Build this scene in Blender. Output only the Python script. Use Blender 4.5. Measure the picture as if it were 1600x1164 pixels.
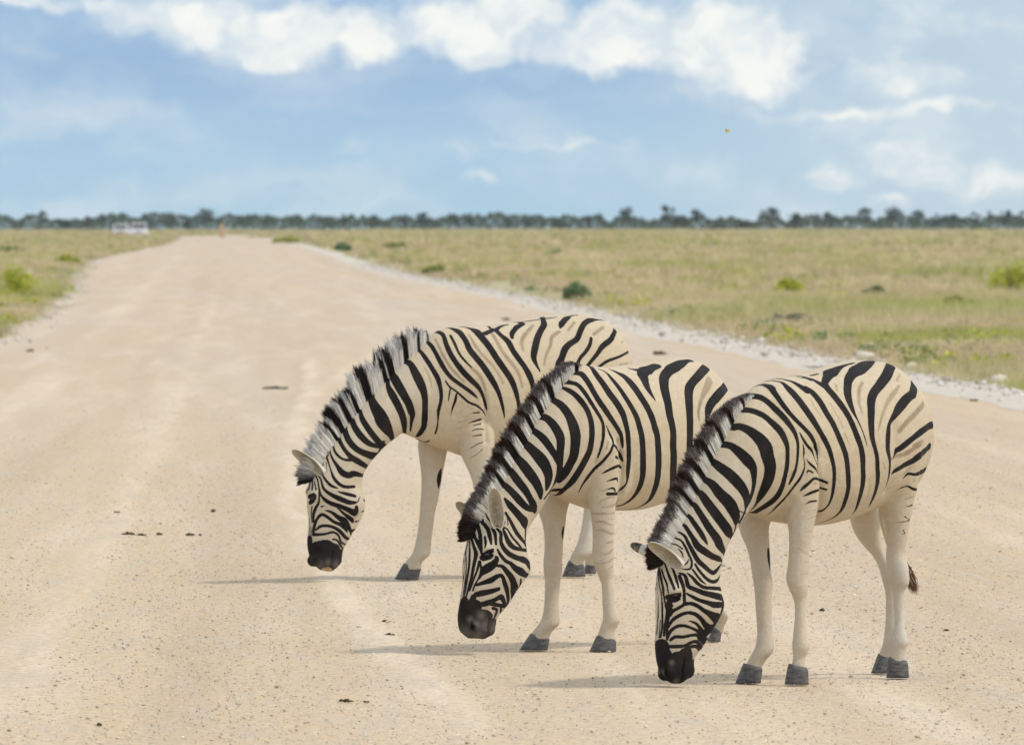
import bpy, bmesh, math, random
import numpy as np
from mathutils import Vector, Matrix
from mathutils.bvhtree import BVHTree

for o in list(bpy.data.objects): bpy.data.objects.remove(o)
S = bpy.context.scene
COL = S.collection
R = math.radians
H = 2.0            # eye height (seen from a vehicle)
F = 16000.0        # focal length in photo pixels (1600 wide), long telephoto
HOR = 350.0        # horizon row

# ---------------- camera ----------------
cam = bpy.data.cameras.new('camera'); camo = bpy.data.objects.new('camera', cam); COL.objects.link(camo)
camo.location = (0, 0, H)
camo.rotation_euler = (R(90) - math.atan((582 - HOR) / F), 0, 0)
cam.sensor_width = 36; cam.lens = F / 1600 * 36
cam.clip_start = 1; cam.clip_end = 60000
cam.dof.use_dof = True; cam.dof.focus_distance = 48.5; cam.dof.aperture_fstop = 13.0
S.camera = camo

# ---------------- world: sky with clouds ----------------
SUN_EL, SUN_AZ = 54.0, 100.0     # azimuth clockwise from +Y (view direction): sun to the right
W = bpy.data.worlds.new("World"); S.world = W; W.use_nodes = True
nt = W.node_tree; nt.nodes.clear()
def N(t, **kw):
    n = nt.nodes.new(t)
    for k, v in kw.items(): setattr(n, k, v)
    return n
def L(a, b): nt.links.new(a, b)
def inp(n, i, v):
    if hasattr(v, 'is_linked') or hasattr(v, 'links'): L(v, n.inputs[i])
    else: n.inputs[i].default_value = v
def M(op, a, b=0.0, c=None, clamp=False):
    n = N('ShaderNodeMath', operation=op); n.use_clamp = clamp
    inp(n, 0, a); inp(n, 1, b)
    if c is not None: inp(n, 2, c)
    return n.outputs[0]
def MR(v, a, b, c=0.0, d=1.0, smooth=True):
    n = N('ShaderNodeMapRange'); n.interpolation_type = 'SMOOTHSTEP' if smooth else 'LINEAR'
    inp(n, 0, v); n.inputs[1].default_value = a; n.inputs[2].default_value = b
    n.inputs[3].default_value = c; n.inputs[4].default_value = d
    return n.outputs[0]
def MIX(f, a, b):
    n = N('ShaderNodeMix', data_type='RGBA'); inp(n, 0, f); inp(n, 6, a); inp(n, 7, b); return n.outputs[2]
sky = N('ShaderNodeTexSky', sky_type='NISHITA'); sky.sun_disc = False
sky.sun_elevation = R(SUN_EL); sky.sun_rotation = R(SUN_AZ); sky.air_density = 1.1; sky.dust_density = 1.0
tc = N('ShaderNodeTexCoord'); sp = N('ShaderNodeSeparateXYZ'); L(tc.outputs['Generated'], sp.inputs[0])
az = M('MULTIPLY', M('ARCTAN2', sp.outputs[0], sp.outputs[1]), 160.0)
el = M('MULTIPLY', M('ARCSINE', sp.outputs[2]), 160.0)
cb = N('ShaderNodeCombineXYZ'); L(az, cb.inputs[0]); L(el, cb.inputs[1])
n1 = N('ShaderNodeTexNoise'); n1.inputs['Scale'].default_value = 1.1; n1.inputs['Detail'].default_value = 6; n1.inputs['Roughness'].default_value = .55
L(cb.outputs[0], n1.inputs[0])
v1 = N('ShaderNodeVectorMath', operation='SUBTRACT'); L(n1.outputs['Color'], v1.inputs[0]); v1.inputs[1].default_value = (.5, .5, .5)
v2 = N('ShaderNodeVectorMath', operation='MULTIPLY'); L(v1.outputs[0], v2.inputs[0]); v2.inputs[1].default_value = (1.5, .95, 0)
v3 = N('ShaderNodeVectorMath', operation='ADD'); L(cb.outputs[0], v3.inputs[0]); L(v2.outputs[0], v3.inputs[1])
warp = v3.outputs[0]
BL = [(250,25,130,42,1),(380,40,130,60,1),(490,55,110,55,1),(425,88,80,34,.8),(570,58,60,44,.9),
      (700,30,100,55,1),(770,50,90,50,.9),(745,95,50,22,.7),(825,15,60,34,.9),
      (940,55,80,50,1),(965,18,50,34,.9),(900,82,75,28,.8),
      (1110,45,145,75,1),(1060,82,120,40,.8),(1180,85,95,55,.8),(1200,112,75,30,.8),(1130,140,90,30,.4),
      (1425,15,80,50,.6),(1375,100,80,44,.6),(1435,130,90,40,.65),(1555,48,80,28,.55),(50,2,140,17,.8),
      (1320,176,150,16,.75),(1500,165,120,11,.6),(1400,238,75,26,.95),(1435,258,65,24,.9),(1310,275,60,26,.65),
      (1545,285,115,34,.9),(1390,316,45,16,.8),(755,282,24,12,.7),(690,240,190,26,.35),(910,226,150,13,.55),
      (180,285,120,24,.16),(340,275,100,30,.14),(430,190,150,14,.13),(1150,150,200,40,.2),(1480,220,200,60,.18),(820,152,80,8,.15)]
tot = None
for (x, y, rx, ry, s) in BL:
    mp = N('ShaderNodeMapping'); L(warp, mp.inputs[0])
    k = 1.3
    sx, sy = 100 / (rx * k), 100 / (ry * k)
    mp.inputs['Scale'].default_value = (sx, sy, 1)
    mp.inputs['Location'].default_value = (-(x - 800) / 100 * sx, -(HOR - y) / 100 * sy, 0)
    g = N('ShaderNodeTexGradient', gradient_type='SPHERICAL'); L(mp.outputs[0], g.inputs[0])
    tot = M('MULTIPLY', g.outputs['Fac'], s * 1.75) if tot is None else M('MULTIPLY_ADD', g.outputs['Fac'], s * 1.75, tot)
# generic cloud field for the rest of the sky, fading in above and beside the photographed part
n2 = N('ShaderNodeTexNoise'); n2.inputs['Scale'].default_value = 3.2; n2.inputs['Detail'].default_value = 7; n2.inputs['Roughness'].default_value = .6
mpb = N('ShaderNodeMapping'); mpb.inputs['Scale'].default_value = (.55, .9, 1); L(v3.outputs[0], mpb.inputs[0]); L(mpb.outputs[0], n2.inputs[0])
n3 = N('ShaderNodeTexNoise'); n3.inputs['Scale'].default_value = 2.2; n3.inputs['Detail'].default_value = 5
L(tc.outputs['Generated'], n3.inputs[0])
outside = MR(el, 3.7, 6.0)
side = MR(M('ABSOLUTE', az), 8.5, 12.0)
gen = M('MULTIPLY', M('MAXIMUM', outside, side), MR(n3.outputs['Fac'], .44, .64))
n4b = N('ShaderNodeTexNoise'); n4b.inputs['Scale'].default_value = .8; n4b.inputs['Detail'].default_value = 6
mpc = N('ShaderNodeMapping'); mpc.inputs['Scale'].default_value = (.45, 1.3, 1); L(v3.outputs[0], mpc.inputs[0]); L(mpc.outputs[0], n4b.inputs[0])
dens = M('ADD', tot, M('MULTIPLY', M('SUBTRACT', n2.outputs['Fac'], .5), 1.5))
dens = MR(dens, .05, 1.75)
wisp = M('MULTIPLY', MR(n4b.outputs['Fac'], .40, .72), .38)
dens = M('MAXIMUM', M('MAXIMUM', dens, gen), wisp)
# clear-air colour low above the horizon
gcol = N('ShaderNodeValToRGB'); L(MR(el, 0, 4.5, smooth=False), gcol.inputs[0])
e = gcol.color_ramp.elements
e[0].position = 0; e[0].color = (.43, .635, .775, 1); e[1].position = 1; e[1].color = (.37, .54, .75, 1)
e2 = e.new(.25); e2.color = (.41, .60, .765, 1)
e3 = e.new(.55); e3.color = (.33, .50, .715, 1)
lowsky = MIX(M('MULTIPLY', MR(az, -1, 8), .75), gcol.outputs[0], (.58, .70, .77, 1))
n4 = N('ShaderNodeTexNoise'); n4.inputs['Scale'].default_value = 1.5; n4.inputs['Detail'].default_value = 4; L(v3.outputs[0], n4.inputs[0])
ccol = MIX(MR(n4.outputs['Fac'], .35, .7), (.94, .95, .91, 1), (.68, .77, .83, 1))
low = MIX(dens, lowsky, ccol)
bg1 = N('ShaderNodeBackground'); L(low, bg1.inputs[0]); bg1.inputs[1].default_value = 1.08
skc = MIX(M('MULTIPLY', gen, .7), sky.outputs[0], (16, 16.2, 16.4, 1))
bg2 = N('ShaderNodeBackground'); L(skc, bg2.inputs[0]); bg2.inputs[1].default_value = .15
mx = N('ShaderNodeMixShader'); L(MR(el, 6, 22), mx.inputs[0]); L(bg1.outputs[0], mx.inputs[1]); L(bg2.outputs[0], mx.inputs[2])
wo = N('ShaderNodeOutputWorld'); L(mx.outputs[0], wo.inputs[0])

# ---------------- sun ----------------
sl = bpy.data.lights.new('sun', 'SUN'); sl.energy = 2.25; sl.angle = R(4.5); sl.color = (1, .96, .89)
so = bpy.data.objects.new('sun', sl); COL.objects.link(so)
sd = Vector((math.sin(R(SUN_AZ)) * math.cos(R(SUN_EL)), math.cos(R(SUN_AZ)) * math.cos(R(SUN_EL)), math.sin(R(SUN_EL))))
so.rotation_euler = (-sd).to_track_quat('-Z', 'Y').to_euler(); so.location = (20, 0, 40)
S.view_settings.view_transform = 'Standard'; S.view_settings.look = 'None'
S.view_settings.exposure = -0.10; S.view_settings.gamma = 1.0; S.view_settings.use_curve_mapping = False

# ---------------- helpers ----------------
rng = np.random.default_rng(7); random.seed(7)
def P(px, py, D):                       # photo point at distance D -> world
    return Vector(((px - 800) / F * D, D, H - (py - HOR) / F * D))
def gd(py): return H * F / (py - HOR)   # distance of a ground point seen at row py
def tag(o, label=None, cat=None, group=None, kind=None):
    for k, v in (('label', label), ('category', cat), ('group', group), ('kind', kind)):
        if v: o[k] = v
    return o
def link(name, me, parent=None, mat=None):
    o = bpy.data.objects.new(name, me); COL.objects.link(o)
    if mat and me is not None and not me.materials: me.materials.append(mat)
    if parent: o.parent = parent
    return o
def empty(name, loc, label, cat, group=None, rz=0):
    o = bpy.data.objects.new(name, None); COL.objects.link(o); o.location = loc; o.rotation_euler = (0, 0, rz)
    o.empty_display_size = .1
    return tag(o, label, cat, group)
def tris_mesh(name, V, Fc, smooth=False, cols=None, attrs=None):
    """V (n,3), Fc (m,k) fast mesh"""
    V = np.asarray(V, np.float32); Fc = np.asarray(Fc, np.int32); k = Fc.shape[1]
    me = bpy.data.meshes.new(name)
    me.vertices.add(len(V)); me.vertices.foreach_set('co', V.ravel())
    me.loops.add(Fc.size); me.loops.foreach_set('vertex_index', Fc.ravel())
    me.polygons.add(len(Fc)); me.polygons.foreach_set('loop_start', np.arange(0, Fc.size, k, dtype=np.int32))
    me.polygons.foreach_set('loop_total', np.full(len(Fc), k, np.int32))
    me.update(calc_edges=True); me.validate()
    if smooth: me.polygons.foreach_set('use_smooth', np.ones(len(me.polygons), bool))
    if cols is not None:
        a = me.color_attributes.new('Col', 'FLOAT_COLOR', 'POINT')
        c = np.ones((len(V), 4), np.float32); c[:, :3] = cols; a.data.foreach_set('color', c.ravel())
    return me
def bm_mesh(name, bm, smooth=False):
    me = bpy.data.meshes.new(name); bm.normal_update(); bm.to_mesh(me); bm.free()
    if smooth: me.polygons.foreach_set('use_smooth', np.ones(len(me.polygons), bool))
    return me
def bbox(bm, c, s, bev=0.0, rot=None):
    r = bmesh.ops.create_cube(bm, size=1.0)
    bmesh.ops.scale(bm, vec=s, verts=r['verts'])
    if rot is not None: bmesh.ops.rotate(bm, cent=(0, 0, 0), matrix=rot, verts=r['verts'])
    bmesh.ops.translate(bm, vec=c, verts=r['verts'])
    if bev > 0:
        es = list({e for v in r['verts'] for e in v.link_edges})
        bmesh.ops.bevel(bm, geom=es, offset=bev, segments=2, affect='EDGES', profile=.5)
class NM:                               # little node-material builder
    def __init__(s, name):
        s.m = bpy.data.materials.new(name); s.m.use_nodes = True; s.t = s.m.node_tree; s.t.nodes.clear()
        s.out = s.t.nodes.new('ShaderNodeOutputMaterial'); s.b = s.t.nodes.new('ShaderNodeBsdfPrincipled')
        s.t.links.new(s.b.outputs[0], s.out.inputs[0])
        s.tc = s.t.nodes.new('ShaderNodeTexCoord')
    def n(s, t, **k):
        x = s.t.nodes.new(t)
        for a, b in k.items(): setattr(x, a, b)
        return x
    def l(s, a, b): s.t.links.new(a, b)
    def put(s, n, i, v):
        if hasattr(v, 'links'): s.l(v, n.inputs[i])
        else: n.inputs[i].default_value = v
    def math(s, op, a, b=0.0, c=None):
        x = s.n('ShaderNodeMath', operation=op); s.put(x, 0, a); s.put(x, 1, b)
        if c is not None: s.put(x, 2, c)
        return x.outputs[0]
    def mr(s, v, a, b, c=0.0, d=1.0, smooth=True):
        x = s.n('ShaderNodeMapRange'); x.interpolation_type = 'SMOOTHSTEP' if smooth else 'LINEAR'
        s.put(x, 0, v)
        for i, q in enumerate((a, b, c, d)): x.inputs[i + 1].default_value = q
        return x.outputs[0]
    def mix(s, f, a, b, mode='MIX'):
        x = s.n('ShaderNodeMix', data_type='RGBA', blend_type=mode); s.put(x, 0, f)
        for i, q in ((6, a), (7, b)):
            s.put(x, i, q if hasattr(q, 'links') else (q[0], q[1], q[2], 1))
        return x.outputs[2]
    def noise(s, scale, detail=4, rough=.5, vec=None, sc=None, out='Fac'):
        x = s.n('ShaderNodeTexNoise'); x.inputs['Scale'].default_value = scale; x.inputs['Detail'].default_value = detail
        x.inputs['Roughness'].default_value = rough
        v = vec if vec is not None else s.tc.outputs['Object']
        if sc is not None:
            mp = s.n('ShaderNodeMapping'); mp.inputs['Scale'].default_value = sc; s.l(v, mp.inputs[0]); v = mp.outputs[0]
        s.l(v, x.inputs[0]); return x.outputs[out]
    def attr(s, name, out='Fac'):
        x = s.n('ShaderNodeAttribute'); x.attribute_name = name; return x.outputs[out]
    def bump(s, h, strength=.3, dist=.01):
        x = s.n('ShaderNodeBump'); x.inputs['Strength'].default_value = strength; x.inputs['Distance'].default_value = dist
        s.l(h, x.inputs['Height']); s.l(x.outputs[0], s.b.inputs['Normal'])
    def fin(s, col, rough=.8, spec=.3):
        s.put(s.b, 'Base Color', col if hasattr(col, 'links') else (col[0], col[1], col[2], 1))
        s.put(s.b, 'Roughness', rough); s.b.inputs['Specular IOR Level'].default_value = spec
        return s.m

# ---------------- ground, road, verge ----------------
LE = [(20,-6.2),(100,-7.0),(192,-9.3),(286,-12.3),(355,-15),(561,-23),(700,-26.6),(865,-30),(1280,-41.6),(1700,-55)]
RE = [(20,8.2),(100,6.1),(116,5.6),(136,4.45),(156,3.7),(183,2.6),(215,1.55),(233,1.05),(269,.0),(308,-1.45),(352,-3.1),(405,-5.0),(542,-8.8),(727,-13.5),(1103,-24.2),(1400,-34),(1700,-46)]
def edge(T, d): return np.interp(d, [t[0] for t in T], [t[1] for t in T])
def mat_plain():
    m = NM('savanna_soil')
    a = m.noise(.05, 5, .6); b = m.noise(1.2, 5, .6); c = m.noise(.012, 3)
    col = m.mix(m.mr(a, .35, .65), (.44, .375, .22), (.34, .32, .155))
    col = m.mix(m.mr(b, .4, .7), col, (.48, .42, .27))
    col = m.mix(m.mr(c, .4, .65, 0, .6), col, (.40, .36, .19))
    m.bump(b, .5, .05)
    return m.fin(col, .95, .1)
V = [(-3000, -200, -.06), (3000, -200, -.06), (3000, 4200, -.06), (-3000, 4200, -.06)]
tag(link('ground', tris_mesh('ground', V, [[0, 1, 2, 3]]), None, mat_plain()), kind='structure')

def mat_road():
    m = NM('gravel_road')
    g = m.n('ShaderNodeNewGeometry'); pos = g.outputs['Position']
    sk = m.n('ShaderNodeVectorMath', operation='ADD')          # shear so that streaks follow the road
    sepp = m.n('ShaderNodeSeparateXYZ'); m.l(pos, sepp.inputs[0])
    u = m.math('MULTIPLY_ADD', sepp.outputs[1], .0285, sepp.outputs[0])
    cmb = m.n('ShaderNodeCombineXYZ'); m.l(u, cmb.inputs[0]); m.l(sepp.outputs[1], cmb.inputs[1])
    v = cmb.outputs[0]
    big = m.noise(1.0, 5, .55, v, (.33, .012, 1))
    mid = m.noise(1.0, 5, .6, v, (1.6, .055, 1))
    fine = m.noise(1.0, 4, .7, v, (20, 9, 1))
    clus = m.noise(1.0, 5, .65, v, (5, .5, 1))
    peb = m.noise(1.0, 3, .7, v, (48, 17, 1))
    pk = m.noise(1.0, 3, .5, v, (.15, .02, 1))
    col = m.mix(m.mr(big, .36, .64), (.55, .415, .25), (.52, .41, .275))
    far = m.mr(sepp.outputs[1], 55, 170)
    col = m.mix(m.math('MULTIPLY', far, .8), col, m.mix(m.mr(big, .35, .65), (.53, .405, .27), (.505, .41, .305)))
    col = m.mix(m.mr(pk, .5, .72, 0, .5), col, (.56, .40, .24))
    col = m.mix(m.mr(mid, .46, .72, 0, .5), col, (.66, .56, .42))
    col = m.mix(m.mr(mid, .5, .26, 0, .4), col, (.49, .37, .235))
    tn = m.attr('tone')
    col = m.mix(m.mr(tn, .05, .8, 0, .85), col, (.645, .525, .37))
    col = m.mix(m.mr(tn, -.05, -.6, 0, .75), col, (.47, .355, .225))
    col = m.mix(m.mr(clus, .48, .66, 0, .6), col, (.49, .41, .30))
    col = m.mix(m.mr(clus, .45, .3, 0, .3), col, (.62, .46, .28))
    col = m.mix(m.mr(fine, .48, .68, 0, .7), col, (.38, .31, .23))
    col = m.mix(m.mr(fine, .45, .3, 0, .7), col, (.68, .58, .44))
    col = m.mix(m.mr(peb, .54, .68, 0, .7), col, (.27, .23, .185))
    h = m.math('ADD', m.math('MULTIPLY', fine, .6), peb)
    m.bump(h, .35, .008)
    return m.fin(col, .93, .15)
ds = np.concatenate([np.arange(20, 36, 2.0), np.arange(36, 75, .3), np.arange(75, 160, .8), np.arange(160, 400, 3), np.arange(400, 1700, 20), [1700]])
wl = edge(LE, ds) + .22 * np.sin(ds * .21) + .18 * np.sin(ds * .083 + 1)
wr = edge(RE, ds) + .12 * np.sin(ds * .17)
nc = 170; nr = len(ds); tt_ = np.linspace(0, 1, nc)
Xr = wl[:, None] * (1 - tt_) + wr[:, None] * tt_; Yr = np.repeat(ds[:, None], nc, 1)
def vn(x, y, s, seed):
    r = np.random.default_rng(seed); G = r.uniform(-1, 1, (64, 64)); x = x / s[0]; y = y / s[1]
    xi = np.floor(x).astype(int); yi = np.floor(y).astype(int); fx = x - xi; fy = y - yi
    fx = fx * fx * (3 - 2 * fx); fy = fy * fy * (3 - 2 * fy); g = lambda a, b: G[a % 64, b % 64]
    return (g(xi, yi) * (1 - fx) + g(xi + 1, yi) * fx) * (1 - fy) + (g(xi, yi + 1) * (1 - fx) + g(xi + 1, yi + 1) * fx) * fy
U = Xr + .0285 * Yr
# wheel tracks: (points seen in the photo, half width m, paleness)
TK = [([(482,560),(480,610),(455,700),(450,800),(480,870),(560,960),(640,1040),(720,1120),(760,1162)], .11, 1.0),
      ([(700,520),(560,560),(500,610),(500,700),(560,800),(700,950)], .10, .45),
      ([(1270,1045),(1400,1100),(1560,1180)], .10, .7), ([(1120,640),(1300,720),(1600,860)], .14, .5), ([(1200,620),(1420,700),(1700,800)], .12, -.5),
      ([(1300,640),(1500,690),(1800,780)], .16, .6), ([(1350,880),(1600,1000),(1800,1100)], .13, -.45), ([(330,470),(300,560),(240,700),(130,900),(-60,1164)], .16, .5), ([(420,470),(410,560),(380,700),(330,900),(250,1164)], .15, -.4),
      ([(620,470),(700,520),(800,590)], .25, .4), ([(280,400),(200,470),(60,600),(-100,720)], .3, .5), ([(340,400),(300,470),(200,600),(0,760)], .3, -.45),
      ([(480,400),(700,470),(1000,560),(1400,690)], .28, -.4), ([(450,400),(640,470),(900,560),(1240,690)], .22, .45)]
tone = .30 * vn(U, Yr, (.9, 60), 31) + .22 * vn(U, Yr, (.35, 30), 32) + .2 * vn(U, Yr, (.16, 9), 33)
hgt = .004 * vn(U, Yr, (.5, 14), 34) + .003 * vn(U, Yr, (.2, 2.5), 35)
for pts_, hw, am in TK:
    dd_ = np.array([gd(p_[1]) for p_ in pts_]); xx_ = np.array([(p_[0] - 800) / F * d_ for p_, d_ in zip(pts_, dd_)]); o_ = np.argsort(dd_)
    xc = np.interp(ds, dd_[o_], xx_[o_]); inr = np.clip((ds - dd_.min()) / 3 + .3, 0, 1) * np.clip((dd_.max() - ds) / 8 + .3, 0, 1)
    q = np.exp(-((Xr - xc[:, None] - .04 * vn(Yr, Yr, (3, 3), 36)) / hw) ** 2) * inr[:, None]
    tone += am * q * (.75 + .4 * vn(Xr, Yr, (.12, 2.0), 37)); hgt += .010 * am * q
far_ = np.clip((ds - 60) / 100, 0, 1)[:, None]; hgt = hgt * (1 + 1.5 * far_)
hgt = np.maximum(hgt, -.02); hgt[:, [0, -1]] = -.055; V = np.stack([Xr, Yr, hgt - .004], 2).reshape(-1, 3)
ii = (np.arange(nr - 1)[:, None] * nc + np.arange(nc - 1)[None]).ravel()
rm_ = tris_mesh('road', V, np.stack([ii, ii + 1, ii + nc + 1, ii + nc], 1), True)
ra_ = rm_.attributes.new('tone', 'FLOAT', 'POINT'); ra_.data.foreach_set('value', tone.ravel().astype(np.float32))
tag(link('road', rm_, None, mat_road()), kind='structure')

def mat_chalk(name='chalk_gravel', k=1.0):
    m = NM(name)
    a = m.noise(3.0, 5, .6); b = m.noise(18, 4, .6)
    col = m.mix(m.mr(a, .35, .65), (.51 * k, .44 * k, .345 * k), (.57 * k, .52 * k, .43 * k))
    col = m.mix(m.mr(b, .5, .75, 0, .6), col, (.42, .36, .28))
    m.bump(b, .4, .02)
    return m.fin(col, .92, .15)
CH = mat_chalk(); 
# raised windrow of pale gravel along both edges
for side, T, wd in (('r', RE, 1.35),):
    dd = np.arange(60, 1500, 2.0); n = len(dd); sec = 9
    V = np.zeros((n * sec, 3))
    for j in range(sec):
        t = j / (sec - 1)
        x = edge(T, dd) + (t * wd - (.25 if side == 'r' else wd - .25)) + rng.normal(0, .05, n)
        z = .004 + .03 * math.sin(math.pi * t) ** 1.2 * (.6 + .5 * np.sin(dd * .4 + j) ** 2) * rng.uniform(.5, 1.2, n) * (1 if side == 'r' else .4)
        if j in (0, sec - 1): z = np.full(n, -.01)
        V[j::sec] = np.c_[x, dd, z]
    Fc = [[i * sec + j, i * sec + j + 1, (i + 1) * sec + j + 1, (i + 1) * sec + j] for i in range(n - 1) for j in range(sec - 1)]
    tag(link('gravel_verge', tris_mesh('gravel_verge', V, Fc, True), None, CH), kind='structure')

# ---------------- scattered stones ----------------
def ico(sub=1):
    bm = bmesh.new(); bmesh.ops.create_icosphere(bm, subdivisions=sub, radius=1.0)
    v = np.array([x.co[:] for x in bm.verts]); f = np.array([[q.index for q in x.verts] for x in bm.faces]); bm.free(); return v, f
IV, IF = ico(1)
def stones(name, X, Y, Rr, cols, flat=.6, z0=0.0):
    n = len(X); base = IV[None] * (1 + rng.uniform(-.25, .25, (n, len(IV), 1)))
    sc = np.stack([Rr * rng.uniform(.8, 1.3, n), Rr * rng.uniform(.8, 1.3, n), Rr * flat * rng.uniform(.7, 1.2, n)], 1)
    base = base * sc[:, None]
    a = rng.uniform(0, 6.28, n); ca, sa = np.cos(a)[:, None], np.sin(a)[:, None]
    x = base[..., 0] * ca - base[..., 1] * sa; y = base[..., 0] * sa + base[..., 1] * ca
    V = np.stack([x + X[:, None], y + Y[:, None], base[..., 2] + (Rr * .25)[:, None] + z0], 2).reshape(-1, 3)
    Fc = (IF[None] + (np.arange(n) * len(IV))[:, None, None]).reshape(-1, 3)
    return tris_mesh(name, V, Fc, True, np.repeat(cols, len(IV), 0))
def mat_vcol(name, rough=.9, bs=0, spec=.2, var=.12, scale=30):
    m = NM(name); c = m.attr('Col', 'Color'); nz = m.noise(scale, 4, .6)
    col = m.mix(1.0, c, m.mix(m.mr(nz, .3, .7), (1 - var * 2,) * 3, (1 + var,) * 3), 'MULTIPLY')
    if bs: m.bump(nz, bs, .01)
    return m.fin(col, rough, spec)
VC = mat_vcol('stone', .9, .4)
def pick(pal, n):
    pal = np.array(pal); return pal[rng.integers(0, len(pal), n)] * rng.uniform(.8, 1.15, (n, 1))
pal_road = [(.54,.45,.33),(.48,.41,.31),(.60,.49,.35),(.44,.35,.24),(.56,.46,.32),(.76,.70,.60),(.56,.50,.42),(.64,.52,.36)]
n = 150000
u = rng.uniform(0, 1, n); Dp = 1 / (1 / 38.5 - u * (1 / 38.5 - 1 / 120)); X = rng.uniform(-.053, .053, n) * Dp
# gravel lies in drifts along the wheel lines
drift = np.sin((X + .0285 * Dp) * 2.1 + 1.2) + .6 * np.sin((X + .0285 * Dp) * 5.3 + Dp * .05)
keep = rng.uniform(0, 1, n) < .35 + .3 * (drift + 1.2) / 2.4
X, Dp = X[keep], Dp[keep]; k_ = rng.uniform(0, 1, len(X)) < .35 + .65 * np.clip((Dp - 42) / 30, 0, 1); X, Dp = X[k_], Dp[k_]; Rr = np.exp(rng.normal(math.log(.0031), .40, len(X))).clip(.0018, .013)
tag(link('loose_gravel', stones('loose_gravel', X, Dp, Rr, pick(pal_road, len(X)), .55), None, VC), kind='stuff')
n = 5500; Dp = rng.uniform(0, 1, n) ** 1.5 * 420 + 95
X = edge(RE, Dp) + rng.normal(.7, .38, n); Dp += rng.normal(0, 1, n); Rr = np.exp(rng.normal(math.log(.014), .55, n)).clip(.006, .075)
m2 = rng.uniform(0, 1, n) < .12; X[m2] += rng.exponential(2.0, m2.sum())
pal_ch = [(.62,.57,.50),(.56,.50,.42),(.52,.45,.36),(.72,.69,.63),(.48,.41,.33)]
tag(link('verge_stones', stones('verge_stones', X, Dp, Rr, pick(pal_ch, n), .7, .03), None, VC), kind='stuff')
n = 700; Dp = rng.uniform(0, 1, n) ** 1.5 * 500 + 150
X = edge(LE, Dp) + rng.normal(-.1, .35, n); Rr = np.exp(rng.normal(math.log(.02), .5, n)).clip(.01, .06)
tag(link('verge_stones', stones('verge_stones', X, Dp, Rr, pick(pal_ch, n), .7, .01), None, VC), kind='stuff')
# ---------------- grass ----------------
def vnoise(x, y, s, seed):
    r = np.random.default_rng(seed); G = r.uniform(0, 1, (64, 64)); x = x / s; y = y / s
    xi = np.floor(x).astype(int); yi = np.floor(y).astype(int); fx = x - xi; fy = y - yi
    fx = fx * fx * (3 - 2 * fx); fy = fy * fy * (3 - 2 * fy)
    g = lambda a, b: G[a % 64, b % 64]
    return (g(xi, yi) * (1 - fx) + g(xi + 1, yi) * fx) * (1 - fy) + (g(xi, yi + 1) * (1 - fx) + g(xi + 1, yi + 1) * fx) * fy
def blades(X, Y, hgt, spread, cols, wid):
    """each row one blade: a bent tapered sliver"""
    n = len(X); a = rng.uniform(0, 6.28, n); lean = rng.uniform(.1, .75, n) * hgt
    dx, dy = np.cos(a) * lean, np.sin(a) * lean
    b = rng.uniform(0, 6.28, n); wx, wy = np.cos(b) * wid / 2, np.sin(b) * wid / 2
    x0 = X + rng.normal(0, 1, n) * spread; y0 = Y + rng.normal(0, 1, n) * spread
    z = np.full(n, -.065)
    A = np.stack([x0 - wx, y0 - wy, z], 1); B = np.stack([x0 + wx, y0 + wy, z], 1)
    C = np.stack([x0 + dx * .4 + wx * .8, y0 + dy * .4 + wy * .8, hgt * .6], 1)
    D_ = np.stack([x0 + dx, y0 + dy, hgt], 1)
    E = np.stack([x0 + dx * .4 - wx * .8, y0 + dy * .4 - wy * .8, hgt * .6], 1)
    V = np.stack([A, B, C, E, D_], 1).reshape(-1, 3)
    o = (np.arange(n) * 5)[:, None]
    Fc = np.concatenate([o + [0, 1, 2], o + [0, 2, 3], o + [3, 2, 4]], 0)
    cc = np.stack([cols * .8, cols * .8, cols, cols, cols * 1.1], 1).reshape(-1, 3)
    return V, Fc, cc
def mat_grass(name, tr=.35):
    m = NM(name); c = m.attr('Col', 'Color'); m.fin(c, .75, .15)
    tl = m.n('ShaderNodeBsdfTranslucent'); m.l(c, tl.inputs[0])
    mx = m.n('ShaderNodeMixShader'); mx.inputs[0].default_value = tr
    m.l(m.b.outputs[0], mx.inputs[1]); m.l(tl.outputs[0], mx.inputs[2]); m.l(mx.outputs[0], m.out.inputs[0]); return m.m
GM = mat_grass('dry_grass')
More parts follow.
